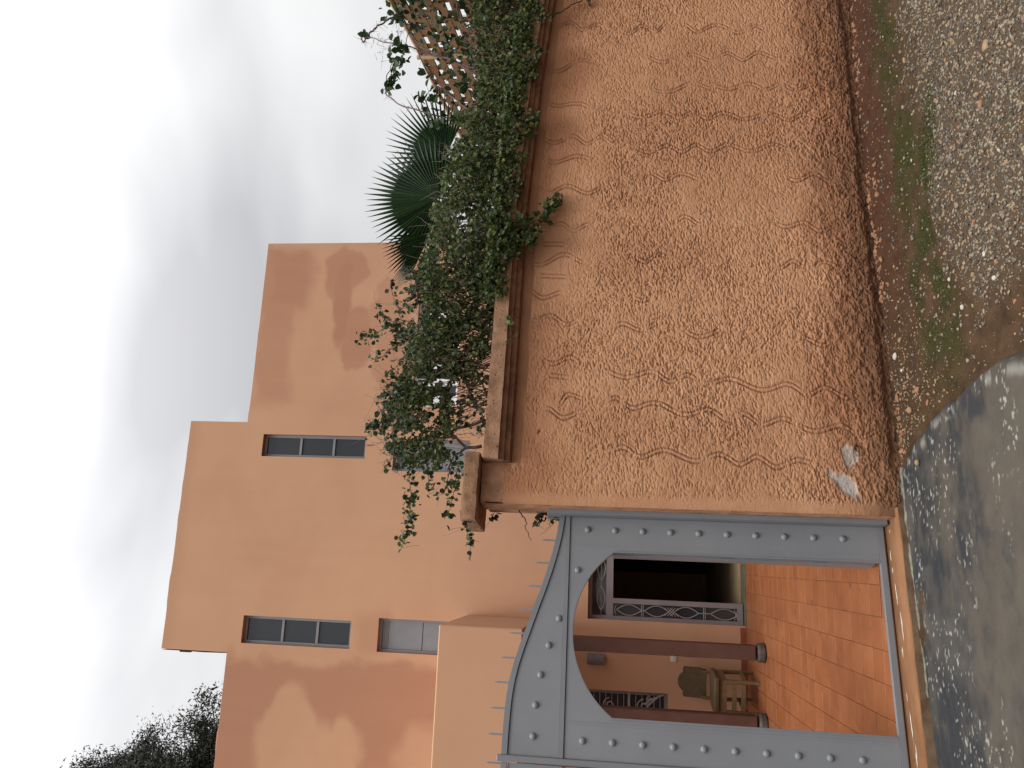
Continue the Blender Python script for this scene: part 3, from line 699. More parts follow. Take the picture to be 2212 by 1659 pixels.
# ground floor: door, grilles, room behind
def arc_pts(cx, cz, ax, az, a0, a1, n=14): return [(cx+ax*math.cos(t), 0, cz+az*math.sin(t)) for t in np.linspace(a0, a1, n)]
def lens(mb, cx, cz, hl, hw, y, r=.006, horiz=False):
    for sg in (-1, 1):
        p = [(cx+sg*hw*math.sin(math.pi*t), y, cz-hl+2*hl*t) for t in np.linspace(0, 1, 14)]
        if horiz: p = [(cx-hl+2*hl*t, y, cz+sg*hw*math.sin(math.pi*t)) for t in np.linspace(0, 1, 14)]
        mb.tube(p, r, 5)
a, b_, c, e = DOOR; YF = .10
df = MB(); fw_ = .045
df.box(a, a+fw_, YF, YF+.05, c+.04, e); df.box(b_-fw_, b_, YF, YF+.05, c+.04, e); df.box(a+fw_, b_-fw_, YF, YF+.05, e-.10+.05, e)
df.box(a+fw_, b_-fw_, YF, YF+.05, 1.72, 1.806); df.box(.985, 1.046, YF, YF+.05, c+.04, 1.72); df.box(a+fw_, .985, YF, YF+.05, c+.04, c+.10)
df.box(1.70, 1.76, YF, YF+.05, c+.04, 1.72); df.box(1.76, b_-fw_, YF, YF+.05, c+.04, c+.10)
door = df.build('door', DOORF, house)
for cxs in (.91, 1.868):
    gl = MB(); hw = .064; yg = YF+.02
    for cz_, hl in ((1.52, .155), (1.18, .15), (.82, .15), (.36, .165)): lens(gl, cxs, cz_, hl, hw, yg)
    for cz_ in (1.345, 1.365, .59, .61): gl.tube([(cxs-.07, yg, cz_), (cxs+.07, yg, cz_)], .004, 5)
    for z0, z1 in ((1.68, 1.715), (.2, .24)):
        gl.tube([(cxs-.06, yg, z0), (cxs+.06, yg, z1)], .005, 5); gl.tube([(cxs+.06, yg, z0), (cxs-.06, yg, z1)], .005, 5)
    for k in (-1, 0, 1):                       # diamond knot in the middle
        gl.tube([(cxs-.05, yg, 1.0+k*.035-.05), (cxs+.05, yg, 1.0+k*.035+.05)], .005, 5); gl.tube([(cxs+.05, yg, 1.0+k*.035-.05), (cxs-.05, yg, 1.0+k*.035+.05)], .005, 5)
    gl.tube([(cxs, yg, 1.33), (cxs, yg, 1.38)], .006, 5); gl.tube([(cxs, yg, .53), (cxs, yg, .67)], .006, 5)
    gl.build('grille', IRON, door)
gl = MB(); yg = YF+.02
for k in (-1, 0, 1): lens(gl, 1.40+k*.36, 1.868, .15, .05, yg, .006, True)
gl.tube([(a+.05, yg, 1.868), (b_-.05, yg, 1.868)], .004, 5); gl.build('transom_grille', IRON, door)
MB().box(a+.046, .984, YF+.045, YF+.049, c+.10, 1.719).build('pane', PANE, door); MB().box(1.762, b_-.046, YF+.045, YF+.049, c+.10, 1.719).build('pane', PANE, door)
MB().box(a+.046, b_-.046, YF+.045, YF+.049, 1.807, e-.052).build('pane', glassmat('brown_glass', (.05, .025, .015)), door)
hbox('door_step', ROOMF, a-.02, b_+.02, -.03, .3, c-.1, c+.028)
room = MB()
room.box(.3, 3.4, .30, 4.2, .0, .118); room.box(.3, 3.4, 4.0, 4.1, .12, 2.7); room.box(.24, .3, .3, 4.1, .12, 2.7); room.box(3.4, 3.46, .3, 4.1, .12, 2.7); room.box(.24, 3.46, .3, 4.1, 2.66, 2.7)
room.build('room', ROOM, house)
hbox('inner_doorway', BLACK, 1.35, 2.45, 3.93, 3.98, .13, 1.72)
hbox('shelf', BLACK, 1.95, 2.6, 2.2, 2.7, .12, .95)
# window with scrollwork grille
win = bars(MB(), W6, .06, .11, .04).build('window', DOORF, house)
MB().box(W6[0]+.04, W6[1]-.04, .105, .112, W6[2]+.04, W6[3]-.04).build('pane', glassmat('dim_glass', (.03, .024, .02)), win)
gl = MB()
for z in np.arange(W6[2]+.09, W6[3]-.05, .072): gl.tube([(W6[0]+.03, .045, z), (W6[1]-.02, .045, z)], .0045, 5)
gl.box(-.52, -.48, .04, .05, W6[2], W6[3]); gl.box(-.95, -.03, .04, .05, 1.50, 1.53)
for k, (cx_, cz_, r0) in enumerate(((-.2, 1.34, .085), (-.36, 1.34, .085), (-.12, 1.26, .05), (-.2, 1.75, .08))):
    gl.tube([(cx_+r0*(1-t*.8)*math.cos(t*9), .038, cz_+r0*(1-t*.8)*math.sin(t*9)) for t in np.linspace(0, 1, 26)], .009, 6)
for sg in (0, 1): gl.tube([(-.05-.13*t*(1+sg), .038, 1.10+.22*math.sin(t*1.5)+sg*.03) for t in np.linspace(0, 1, 12)], .011, 6)
gl.build('grille', IRON, win)
# skirting, porch roof box, columns
hbox('skirting', SKIRT, W6[0]-3, DOOR[0]-.02, -.018, .004, .09, .194, bev=.002); hbox('skirting', SKIRT, DOOR[1]+.02, S_R, -.018, .004, .09, .194, bev=.002)
PD = 1.657; SP = .76
pbx = np.linspace(-7, SP, 100)
pr_ = hbox('porch_roof', HOUSE, -7, SP, -PD, .002, 2.66, 3.552, bev=.012)
hbox('porch_bounce_panel', WHITEP, -6.9, SP-.1, -PD+.1, -.01, 2.63, 2.657)  # white panel added out of view to bounce light onto the porch wall
for sx in (.59, -.125, -1.6, -3.0, -4.4):
    c_ = MB().bev(sx-.077, sx+.077, -1.077, -.923, .20, 2.628, .008).build('column', COLUMN, house)
    bb = MB(); bb.lathe([(.10, 0), (.107, .015), (.10, .03), (.104, .05), (.095, .085)], 16, (sx, -1.0, .095)); bb.build('column_base', COLB, c_, True)

# wall lamp and switch on the porch wall
def on_house(name, label, cat, s, d, z): return thing(name, label, cat, tuple(house_pt(s, d, z)), (0, 0, HB))
lamp = on_house('wall_lamp', 'grey woven half-cylinder lamp high on the porch wall', 'lamp', .32, 0, 1.92)
mb = MB(); n = 12
ring = [(.066*math.cos(t), -.07*math.sin(t)-.012) for t in np.linspace(0, math.pi, n)]
for i in range(9):
    z0 = -.105+i*.0233; o_ = .003*(i % 2)
    vs = [(x*(1+o_*8), y-o_, z) for z in (z0, z0+.0225) for x, y in ring]
    mb.add(vs, [(j+1, j, n+j, n+j+1) for j in range(n-1)])
mb.build('shade', LAMP, lamp); MB().box(-.06, .06, -.012, -.0008, -.10, .10).build('back_plate', LAMP, lamp)
sw = on_house('light_switch', 'small cream light switch on the porch wall beside the brown column', 'switch', .377, 0, .987)
MB().bev(-.037, .037, -.012, -.0008, -.035, .035, .003).build('plate', SWITCH, sw); MB().bev(-.012, .03, -.017, -.0125, -.014, .014, .001).build('rocker', SWITCH, sw)

# chair on the porch
ch = on_house('chair', 'brown leather-backed wooden chair against the porch wall', 'chair', .105, .50, .108)
ch.rotation_euler = (0, 0, HB+R(-11)); ch.scale = (1.02, 1.02, .98)
bp = []                                                     # back outline with a shaped crest
for t in np.linspace(0, 1, 21):
    x = -.165+.33*t; u = abs(x)/.165; z = .80+(.070*math.cos(u/.62*math.pi/2)**.6 if u < .62 else 0)+(.014*math.sin((u-.62)/.38*math.pi) if u >= .62 else 0)
    bp.append((x, z))
bm_ = MB(); pts = [(-.150, .535), (.150, .535), (.165, .62)]+bp[::-1]+[(-.165, .62)]
Mb = Matrix.Translation((0, .17, 0)) @ Matrix.Rotation(R(-7), 4, 'X')
bm_.prism_xz(pts, -.035, .02, Mb); bm_.build('backrest', CHAIRC, ch)
mb = MB()
for zz, k in ((.44, 0), (.455, -.014), (.485, -.014), (.50, .006)):
    mb.v += [(-.20+k, -.21+k, zz), (.20-k, -.21+k, zz), (.175-k, .19-k, zz), (-.175+k, .19-k, zz)]
mb.f += [(3, 2, 1, 0), (12, 13, 14, 15)]+[(r_*4+i, r_*4+(i+1) % 4, r_*4+4+(i+1) % 4, r_*4+4+i) for r_ in range(3) for i in range(4)]
mb.build('seat', CHAIRC, ch)
ap = MB(); ap.box(-.185, .185, -.195, -.165, .36, .438); ap.box(-.185, -.155, -.165, .17, .36, .438); ap.box(.155, .185, -.165, .17, .36, .438); ap.box(-.155, .155, .145, .175, .36, .438)
ap.build('apron', CHAIRW, ch)
for sx in (-1, 1):
    MB().tube([(sx*.165, -.175, 0), (sx*.165, -.175, .05), (sx*.165, -.175, .32), (sx*.165, -.175, .358)], [.024, .019, .028, .03], 8).build('leg', CHAIRW, ch)
    MB().tube([(sx*.15, .21, 0), (sx*.155, .19, .30), (sx*.155, .18, .45), (sx*.135, .16, .60)], [.022, .025, .024, .018], 8).build('leg', CHAIRW, ch)
    MB().box(sx*.16-.013, sx*.16+.013, -.15, .18, .13, .17).build('side_stretcher', CHAIRW, ch)
for z in (.15, .25): MB().box(-.142, .142, -.186, -.164, z, z+.05).build('front_stretcher', CHAIRW, ch)

# ------------------------------------------------------------------ plants
HEART = np.array([(0, 0, 0), (.30, .16, .05), (.46, .46, .06), (.30, .78, .02), (0, 1.05, -.06), (-.30, .78, .02), (-.46, .46, .06), (-.30, .16, .05)])
HF = [(0, 1, 2, 3), (0, 3, 4, 4), (0, 4, 5, 5), (0, 5, 6, 7)]
HTRI = np.array([(0, 1, 2), (0, 2, 3), (0, 3, 4), (0, 4, 5), (0, 5, 6), (0, 6, 7)])
def leaves(name, P, size, matl, parent, tone=None, droop=.35, shape=HEART, tri=HTRI, face=None, rg=rng):
    P = np.asarray(P, float); n = len(P); size = np.broadcast_to(size, n)*rg.uniform(.65, 1.3, n)
    nd = rg.normal(size=(n, 3)); nd[:, 1] -= .9; nd[:, 2] += .55                # blades lean to light and street
    nd /= np.linalg.norm(nd, axis=1)[:, None]
    td = rg.normal(size=(n, 3)); td[:, 2] -= droop*2.2
    td -= nd*np.sum(td*nd, 1)[:, None]; td /= np.linalg.norm(td, axis=1)[:, None]
    sd_ = np.cross(td, nd)
    V = P[:, None, :]+size[:, None, None]*(shape[None, :, 0, None]*sd_[:, None]+shape[None, :, 1, None]*td[:, None]+shape[None, :, 2, None]*nd[:, None]*2)
    k = len(shape); F = (tri[None]+np.arange(n)[:, None, None]*k).reshape(-1, 3)
    tn = rg.uniform(0, 1, n)**1.6 if tone is None else tone
    me = np_mesh(name, V.reshape(-1, 3), F, matl, dict(tone=np.repeat(tn, k)), smooth=False)
    return tag(link(bpy.data.objects.new(name, me), parent), kind='stuff')
def wob(p, q, n, a, seed):
    p, q = np.array(p), np.array(q); r = np.random.default_rng(seed); t = np.linspace(0, 1, n)[:, None]
    d = np.cumsum(r.normal(size=(n, 3)), 0)*a; d -= d[0]; d -= t*d[-1]; return p+(q-p)*t+d
YT = np.array([-260, -60, 0, 36, 230, 255, 291, 327, 364, 436, 509, 600, 640, 680, 720, 760, 800, 850, 900, 950, 1000, 1015])
XT = np.array([1040, 1020, 1022, 1028, 1022, 990, 1000, 962, 968, 946, 928, 902, 905, 908, 897, 885, 875, 852, 838, 850, 868, 900])
def cop_x(Y): return np.interp(Y, [-260, 0, 160, 455, 985, 1100], [1196, 1150, 1122, 1085, 1043, 1034])
hedge = thing('creeper_hedge', 'dense dark green creeper massed on the coping around the palm fronds', 'hedge', (3.6, .3, 2.6))
vine = thing('climbing_vine', 'open twiggy vine with hanging sprays over the pillar cap', 'vine', (1.9, .25, 2.6))
def sub(P, o): return np.asarray(P, float)-np.array(o)
HL, VL = (3.6, .3, 2.6), (1.9, .25, 2.6)
def fill(n, y0, y1, Ya, Yb, dens, seed, bottom=0.0):
    r = np.random.default_rng(seed); out = []
    while len(out) < n:
        Y = r.uniform(Ya, Yb, 4000); u = r.uniform(0, 1, 4000); xt = np.interp(Y, YT, XT)+(fbm(Y*.06, Y*0+seed, seed)-.5)*46; xb = cop_x(Y)+6+bottom
        X = xt+(xb-xt)*u; ok = (r.uniform(0, 1, 4000) < dens(X, Y, u)) & (X > xt)
        for X_, Y_ in zip(X[ok], Y[ok]): out.append(at_y(X_, Y_, r.uniform(y0, y1)))
    return np.array(out[:n])
dH = lambda X, Y, u: (.25+.75*sstep(.32, .55, fbm(X*.045, Y*.045, 301)))*np.where(Y > 560, np.clip((680-Y)/120, 0, 1), 1)
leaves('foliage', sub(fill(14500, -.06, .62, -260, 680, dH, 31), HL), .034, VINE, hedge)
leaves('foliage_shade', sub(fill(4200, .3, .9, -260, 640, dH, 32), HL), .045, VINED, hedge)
dV = lambda X, Y, u: sstep(.33, .50, fbm(X*.05, Y*.05, 302))*np.clip((Y-560)/60, 0, 1)*np.where(u > .62, np.clip(1.2-(Y-560)/330, .0, 1)*.75, 1)*np.where(Y > 930, .55, 1)
leaves('foliage', sub(fill(6200, -.06, .5, 570, 1015, dV, 33), VL), .029, VINE, vine)
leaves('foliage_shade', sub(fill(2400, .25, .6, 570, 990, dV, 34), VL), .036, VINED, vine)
rt_ = np.random.default_rng(91); P = []
while len(P) < 2600:
    Y = rt_.uniform(-120, 640); k_ = float(sstep(.36, .62, fbm(np.array(Y*.035), np.array(2.2), 305))); ov = (6+34*k_)*(1.25 if Y < 300 else 1)*(1 if Y < 560 else .5)
    P.append(at_y(float(cop_x(Y))-26+rt_.uniform(0, 1)**1.2*(26+ov), Y, -.11-.05*rt_.uniform()))
leaves('trailing_leaves', sub(P, HL), .034, VINE, hedge)
# dry twigs running through both plants
DRY = mat('dry_twig', (.10, .07, .045), (.19, .14, .09), 20, .9)
for par, off, Ya, Yb, n in ((hedge, HL, -120, 640, 620), (vine, VL, 600, 1000, 420)):
    mb = MB(); rq = np.random.default_rng(n)
    for _ in range(n):
        Y = rq.uniform(Ya, Yb); xt = float(np.interp(Y, YT, XT))-14; X = xt+(float(cop_x(Y))-xt)*rq.uniform(0, .95); p = at_y(X, Y, rq.uniform(-.08, .3))
        q = p+np.array([rq.normal(0, .05), rq.normal(0, .03), rq.uniform(.02, .16)*rq.choice([1, 1, -1])])
        mb.tube([sub(k, off) for k in wob(p, q, 4, .006, int(rq.integers(1e6)))], [.0022, .002, .0016, .0009], 3, False)
    tag(mb.build('dry_twigs', DRY, par), kind='stuff')
# sparse leaves in front of the reed screen
pr2 = np.random.default_rng(35); P = []
for _ in range(330):
    Y = pr2.uniform(-60, 240); X = 860+pr2.uniform(0, 1)**.7*180+.5*np.clip(Y, 0, 240)*(1-pr2.uniform(.2, 1))
    if X > 870+.5*max(0, Y-25)-10: P.append(at_y(X, Y, pr2.uniform(.1, .7)))
for _ in range(150):
    P.append(at_y(pr2.normal(880, 28), -30+abs(pr2.normal(0, 28)), pr2.uniform(.1, .6)))
leaves('screen_leaves', sub(P, HL), .058, VINED, hedge)
# stems
def stems(parent, off, rows, matl, name, seed):
    mb = MB(); r = np.random.default_rng(seed)
    for pts, r0, r1 in rows:
        L_ = []
        for i in range(len(pts)-1):
            q = wob(pts[i], pts[i+1], 6, .006, int(r.integers(1e6))); L_ += list(q if i == 0 else q[1:])
        mb.tube([sub(p, off) for p in L_], list(np.linspace(r0, r1, len(L_))), 5)
    return tag(mb.build(name, matl, parent, True), kind='stuff')
rows = []; r = np.random.default_rng(36)
for i in range(130):
    Y = r.uniform(-100, 660); Y2 = Y+r.normal(0, 45); xb = float(cop_x(Y)); xt = float(np.interp(Y2, YT, XT)); y = r.uniform(.05, .45)
    rows.append(([at_y(xb+4, Y, .12+r.uniform(0, .1)), at_y(xb-(xb-xt)*.5, (Y+Y2)/2+r.normal(0, 14), y), at_y(xt+r.uniform(0, 40), Y2, y+r.normal(0, .08))], .0045, .0016))
stems(hedge, HL, rows, BARK, 'stems', 1)
rows = []
def z5(x, y): return 713.2+.3968*x, 548.6+.3968*y
V5 = lambda x, y, d: at_y(*z5(x, y), d)
rows += [([V5(835, 860, .1), V5(770, 790, .2), V5(740, 700, .25), V5(640, 560, .3)], .012, .005), ([V5(835, 860, .1), V5(740, 820, .2), V5(660, 840, .22), V5(560, 760, .3)], .008, .003),
         ([V5(840, 900, .1), V5(700, 945, .15), V5(600, 985, .2), V5(500, 1010, .2)], .013, .006), ([V5(825, 1045, .12), V5(740, 1055, .14), V5(660, 980, .2), V5(600, 930, .22)], .014, .006),
         ([V5(740, 1055, .14), V5(680, 1090, .15), V5(640, 1180, .15)], .008, .004), ([V5(850, 760, .1), V5(800, 640, .2), V5(700, 560, .2)], .008, .003)]
for i in range(85):
    Y = r.uniform(600, 870); Y2 = Y+r.normal(20, 50); xb = float(cop_x(Y)); y = r.uniform(.08, .4)
    rows.append(([at_y(xb+3, Y, .12), at_y(xb-55, (Y+Y2)/2, y), at_y(xb-r.uniform(90, 150), min(Y2, 990), y)], .0045, .0018))
# sprays: (points in zoomed coordinates, depth, leaves per metre, leaf size)
spr = [([(470, 1000), (440, 1080), (430, 1180), (440, 1300), (430, 1450), (390, 1600)], .12, 120, .036, .05), ([(540, 1050), (530, 1150), (540, 1310)], .1, 50, .036, .03),
       ([(700, 1080), (650, 1180), (620, 1300), (590, 1310)], .06, 50, .035, .05), ([(700, 1150), (690, 1250), (660, 1350), (620, 1445)], .0, 70, .036, .04), ([(725, 1420), (745, 1490), (760, 1560), (755, 1645)], -.04, 60, .036, .03),
       ([(480, 490), (400, 440), (310, 400), (250, 440), (190, 450), (140, 470)], .3, 110, .038, .05), ([(400, 440), (340, 500), (280, 560), (220, 580)], .3, 80, .037, .05), ([(480, 400), (390, 360), (350, 250), (330, 150)], .3, 42, .036, .02), ([(390, 380), (290, 350), (245, 270)], .3, 70, .036, .04),
       ([(520, 640), (440, 620), (400, 560), (330, 650)], .3, 60, .036, .05), ([(440, 720), (360, 800), (350, 830), (310, 880)], .25, 60, .036, .05), ([(500, 900), (420, 920), (370, 940)], .2, 60, .036, .04), ([(470, 1010), (400, 1030), (320, 1080), (305, 1095)], .2, 60, .036, .03),
       ([(720, 790), (700, 880), (715, 930)], .1, 55, .035, .03), ([(830, 930), (805, 950), (815, 1000)], .05, 60, .033, .02),
       ([(1170, 1375), (1140, 1430), (1110, 1480)], .25, 130, .036, .035), ([(1230, 1385), (1240, 1450)], .25, 90, .034, .02), ([(880, 1370), (905, 1400), (870, 1450)], .25, 70, .034, .02), ([(1190, 1375), (1200, 1480)], .26, 12, .03, .01)]
rs = np.random.default_rng(93)
for _ in range(46):                                           # loose shoots breaking the outline
    Y = rs.uniform(590, 1005); X = float(np.interp(Y, YT, XT))+rs.uniform(0, 22); ln_ = rs.uniform(18, 62); an = rs.normal(0, .8)
    q = [((X-ln_*t*math.cos(an)-713.2)/.3968, (Y+ln_*t*math.sin(an)+rs.normal(0, 3)-548.6)/.3968) for t in (0, .5, 1)]
    spr.append((q, rs.uniform(.0, .4), 55, .034, .03))
P = []
for pts, d, den, sz, sp_ in spr:
    W = [V5(x, y, d) for x, y in pts]; rows.append((W, .0035, .0012)); W = np.array(W)
    ln = np.linalg.norm(np.diff(W, axis=0), axis=1); n = int(ln.sum()*den*1.8)+4
    for _ in range(n):
        i = r.choice(len(ln), p=ln/ln.sum()); P.append(W[i]+(W[i+1]-W[i])*r.uniform()+r.normal(0, sp_*.5, 3))
leaves('spray_leaves', sub(P, VL), .034, VINED, vine, tone=r.uniform(0, 1, len(P)))
rows.append(([V5(1020, 1375, .2), V5(1045, 1430, .18), V5(1060, 1480, .16), V5(1095, 1560, .14)], .0055, .002))
stems(vine, VL, rows, BARK, 'stems', 2)
fr_ = MB()                                                            # fine bare twiglets
for pts, d, den, sz, sp_ in spr:
    for _ in range(7):
        q = pts[int(r.integers(len(pts)))]; p0 = V5(q[0], q[1], d); p1 = p0+r.normal(0, .06, 3); fr_.tube([sub(p, VL) for p in wob(p0, p1, 4, .004, int(r.integers(1e6)))], .0011, 3)
tag(fr_.build('twiglets', BARK2, vine), kind='stuff')

# thorny shoots rising against the sky
shoot = thing('thorny_shoot', 'bare thorny shoots arching above the reed screen against the sky', 'shoot', (5.6, .3, 2.6))
SL = (5.6, .3, 2.6)
Z = lambda x, y, d=.3: at_y(757+.1654*x, .1654*y, d)
rows = [([Z(2300, 1150), Z(1650, 900), Z(1200, 740), Z(900, 600), Z(750, 400), Z(640, 150), Z(560, -60)], .011, .006), ([Z(2300, 2000), Z(1700, 1560), Z(1560, 1450), Z(1130, 1130), Z(980, 900), Z(870, 640)], .011, .006),
        ([Z(860, 640), Z(500, 560), Z(220, 490)], .006, .004), ([Z(550, 230), Z(400, 320), Z(300, 400), Z(220, 490), Z(170, 555), Z(145, 520), Z(175, 450)], .009, .005),
        ([Z(1310, 1540), Z(950, 1460), Z(650, 1370), Z(480, 1250), Z(460, 1200), Z(480, 1140)], .007, .004), ([Z(1400, 40), Z(1420, 250), Z(1550, 420), Z(1640, 640), Z(1800, 1000)], .008, .006),
        ([Z(900, 120), Z(920, 300), Z(930, 420)], .004, .003), ([Z(760, 420), Z(720, 640), Z(650, 860)], .004, .003), ([Z(480, 1200), Z(470, 1020), Z(520, 900), Z(560, 760)], .005, .003),
        ([Z(860, 640), Z(1000, 700), Z(1250, 760), Z(1700, 1000)], .007, .008), ([Z(550, 230), Z(640, 150)], .008, .008), ([Z(1560, 1450), Z(1650, 1300), Z(1700, 1100)], .005, .003)]
stems(shoot, SL, rows, BARK2, 'stems', 3)
th_ = MB()
for pts, *_ in rows[:6]:
    for i in range(len(pts)-1):
        for _ in range(6):
            p = pts[i]+(pts[i+1]-pts[i])*r.uniform(); q = p+r.normal(0, .035, 3); th_.tube([sub(p, SL), sub(q, SL)], [.0022, .0005], 3)
for cx_, cy_ in ((350, 560), (420, 620), (380, 740), (470, 700), (560, 480), (620, 430), (600, 560), (680, 500), (560, 390), (430, 500), (640, 330)):
    for _ in range(5):
        p = Z(cx_+r.normal(0, 40), cy_+r.normal(0, 40)); th_.tube([sub(p, SL), sub(p+r.normal(0, .05, 3), SL)], [.002, .0006], 3)
tag(th_.build('thorns', BARK2, shoot), kind='stuff')
P = []
for cx_, cy_, n, s_ in ((420, 210, 3, 20), (510, 320, 4, 35), (540, 790, 6, 30), (720, 800, 4, 25), (600, 880, 9, 50), (560, 980, 10, 40), (610, 1030, 5, 30), (510, 1060, 7, 30), (490, 1140, 14, 35), (640, 640, 10, 50), (760, 670, 4, 30), (620, 590, 7, 50), (180, 450, 4, 15),
                        (890, 1260, 6, 30), (1050, 1190, 5, 25), (1000, 1290, 4, 25), (1150, 1230, 7, 40), (1000, 1010, 4, 25), (880, 930, 3, 20), (610, 190, 12, 60), (640, 250, 12, 40), (1050, 1450, 14, 60), (1200, 1580, 12, 60), (1090, 1590, 10, 50), (1300, 740, 10, 60), (1570, 740, 10, 60), (1640, 330, 9, 40), (1500, 1080, 14, 70), (1150, 250, 8, 40), (1480, 600, 8, 50), (1230, 560, 8, 50), (1140, 600, 6, 50), (780, 330, 6, 30)):
    for _ in range(n): P.append(Z(cx_+r.normal(0, s_), cy_+r.normal(0, s_), r.uniform(.25, .35)))
leaves('leaves', sub(P, SL), .062, VINED, shoot, tone=r.uniform(0, .7, len(P)))

# creeper spray hanging over the coping, twig at the far end, seedling in a crack
cr_ = thing('creeper_spray', 'leafy creeper spray hanging over the coping onto the stucco', 'creeper', (3.3, -.1, 2.55)); CO = (3.3, -.1, 2.55)
D6 = lambda X, Y, d: at_y(X, Y, d)
main = [D6(1062, 530, .05), D6(1085, 520, -.10), D6(1115, 510, -.14), D6(1150, 490, -.06), D6(1185, 465, -.04), D6(1208, 430, -.035)]
rows = [(main, .005, .002), ([D6(1060, 480, .05), D6(1090, 470, -.12), D6(1130, 470, -.14)], .004, .002), ([D6(1090, 540, -.1), D6(1120, 550, -.12)], .003, .001)]
stems(cr_, CO, rows, BARK, 'stems', 4)
P = []
for _ in range(330):
    t = r.uniform()**1.3; P.append(D6(1062+t*95+r.normal(0, 6), 497+t*4+r.normal(0, 26)*(1.15-.6*t), -.13+r.normal(0, .035)))
for _ in range(85):
    t = r.uniform(); q = main[3]*(1-t)+main[5]*t; P.append(q+r.normal(0, .022, 3)+np.array([0, -.02, 0]))
leaves('leaves', sub(P, CO), .042, VINE, cr_)
tw = thing('bare_twig', 'bare twig hanging down the stucco from the coping', 'twig', (5.2, -.1, 2.5)); TO = (5.2, -.1, 2.5)
stems(tw, TO, [([D6(1157, 50, -.1), D6(1205, 28, -.08), D6(1240, 8, -.05), D6(1275, -8, -.045)], .007, .005)], BARK, 'stems', 5)
P = [D6(1272, 0, -.06), D6(1268, 3, -.06)]; leaves('leaves', sub(P, TO), .05, VINED, tw)
sg = thing('seedling', 'small pale green seedling growing from a crack in the coping', 'plant', (2.5, -.1, 2.5)); SO = (2.5, -.1, 2.5)
b0 = D6(1104, 727, -.085)
rows = [([b0, D6(1102, 705, -.11), D6(1096, 690, -.12)], .003, .0015), ([b0, D6(1118, 726, -.10)], .002, .001), ([b0, D6(1092, 741, -.11)], .002, .001), ([b0, D6(1112, 745, -.10)], .002, .001)]
stems(sg, SO, rows, BARK, 'stems', 6)
P = [D6(X, Y, -.12) for X, Y in ((1096, 690), (1100, 690), (1092, 686), (1104, 694), (1108, 693), (1090, 738), (1093, 742), (1112, 728), (1102, 700))]
leaves('leaves', sub(P, SO), .045, YOUNG, sg, tone=r.uniform(.2, 1, len(P)))

# fan palm
palm = thing('fan_palm', 'fan palm with broad dark fronds rising behind the creeper', 'palm', (4.25, 1.15, -.15)); PO = (4.25, 1.15, -.15)
crown = np.array([4.25, 1.15, 2.55])
mb = MB(); mb.tube([sub((4.25, 1.15, z), PO) for z in np.linspace(-.15, 2.5, 8)], [.17, .15, .14, .13, .13, .13, .12, .08], 10); mb.build('trunk', TRUNK, palm, True)
def frond(hp, tipdir, normal, rad, span, nseg, fuse, seed, droop=0, fold=0.0):
    rg2 = np.random.default_rng(seed); hp = np.array(hp); a = np.array(tipdir, float); a /= np.linalg.norm(a); n = np.array(normal, float); n -= a*(a@n); n /= np.linalg.norm(n); sdv = np.cross(a, n)
    V = []; F = []; tn = []
    for i in range(nseg):
        t = (i+.5)/nseg*2-1; ang = t*span/2; hw = span/nseg/2
        ln = rad*(1-.16*abs(t)**2.2)*rg2.uniform(.95, 1.03); fz = fuse*(1-.25*abs(t)**2)*rg2.uniform(.97, 1.03)
        base = len(V); tone_ = rg2.uniform(0, .8)
        def pt(an, rr, lift):
            v = a*math.cos(an)+sdv*math.sin(an)+n*(fold*abs(math.sin(an))); p = hp+v*rr+n*lift
            p[2] -= droop*(rr/rad)**3*rad; return p
        for rr, wf in ((.02, 1.0), (fz*.5, 1.0), (fz, 1.0), (fz+(ln-fz)*.45, .50*fz/(fz+(ln-fz)*.45)*1.12), (ln, .02)):
            pl = .10*rr*hw
            V += [pt(ang-hw*wf, rr, -pl*6*wf), pt(ang, rr, pl*6*wf), pt(ang+hw*wf, rr, -pl*6*wf)]; tn += [tone_]*3
        for k_ in range(4):
            for c_ in range(2):
                q = base+k_*3+c_; F.append((q, q+1, q+4, q+3))
    o = link(bpy.data.objects.new('frond', np_mesh('frond', np.array(V)-np.array(PO), F, PALM, dict(tone=tn), False)), palm)
    mid = (hp+crown)/2+np.array([0, .05, -.02]); pe = MB().tube([sub(p, PO) for p in (crown, mid, hp, hp+a*rad*.12)], [.016, .012, .009, .004], 6); pe.build('petiole', BARK, o, True)
h1 = at_y(948, 428, 1.0); t1 = at_y(788, 425, 1.0)
frond(h1, t1-h1, (-.15, -1, .12), float(np.linalg.norm(t1-h1)), R(225), 46, .46, 51)
h2 = at_y(962, 340, 1.12); t2 = at_y(838, 312, 1.12)
frond(h2, t2-h2+np.array([.10, 0, 0]), (-.55, -.7, .35), float(np.linalg.norm(t2-h2))*1.15, R(205), 38, .36, 52, droop=.03)
h3 = at_y(930, 505, .85); t3 = at_y(848, 612, .8)
frond(h3, (t3-h3)+np.array([0, -.10, 0]), (.5, .3, .80), .62, R(70), 22, .40, 53, droop=.04, fold=.35)


# reed screen on the neighbour's side wall
A = np.array([6.185, .686, 0]); B = np.array([7.169, 3.797, 0]); dirv = (B-A)/np.linalg.norm(B-A); A = A-dirv*1.15
rot = math.atan2(dirv[1], dirv[0]); Lg = 6.2; ZB = 2.45; ZTOP = 3.93
side = thing('boundary_wall', 'orange boundary wall running back behind the creeper under the reed screen', 'wall', (A[0]+dirv[0]*.32, A[1]+dirv[1]*.32+0, -.16), (0, 0, rot))
MB().bev(.45, Lg, .02, .2, 0, ZB+.15, .01).build('wall_body', PLASTER, side)
scr = thing('reed_screen', 'brown split-reed screen with square gaps above the boundary wall', 'screen', (A[0], A[1], ZB), (0, 0, rot))
pr3 = random.Random(8); hs_ = ZTOP-ZB
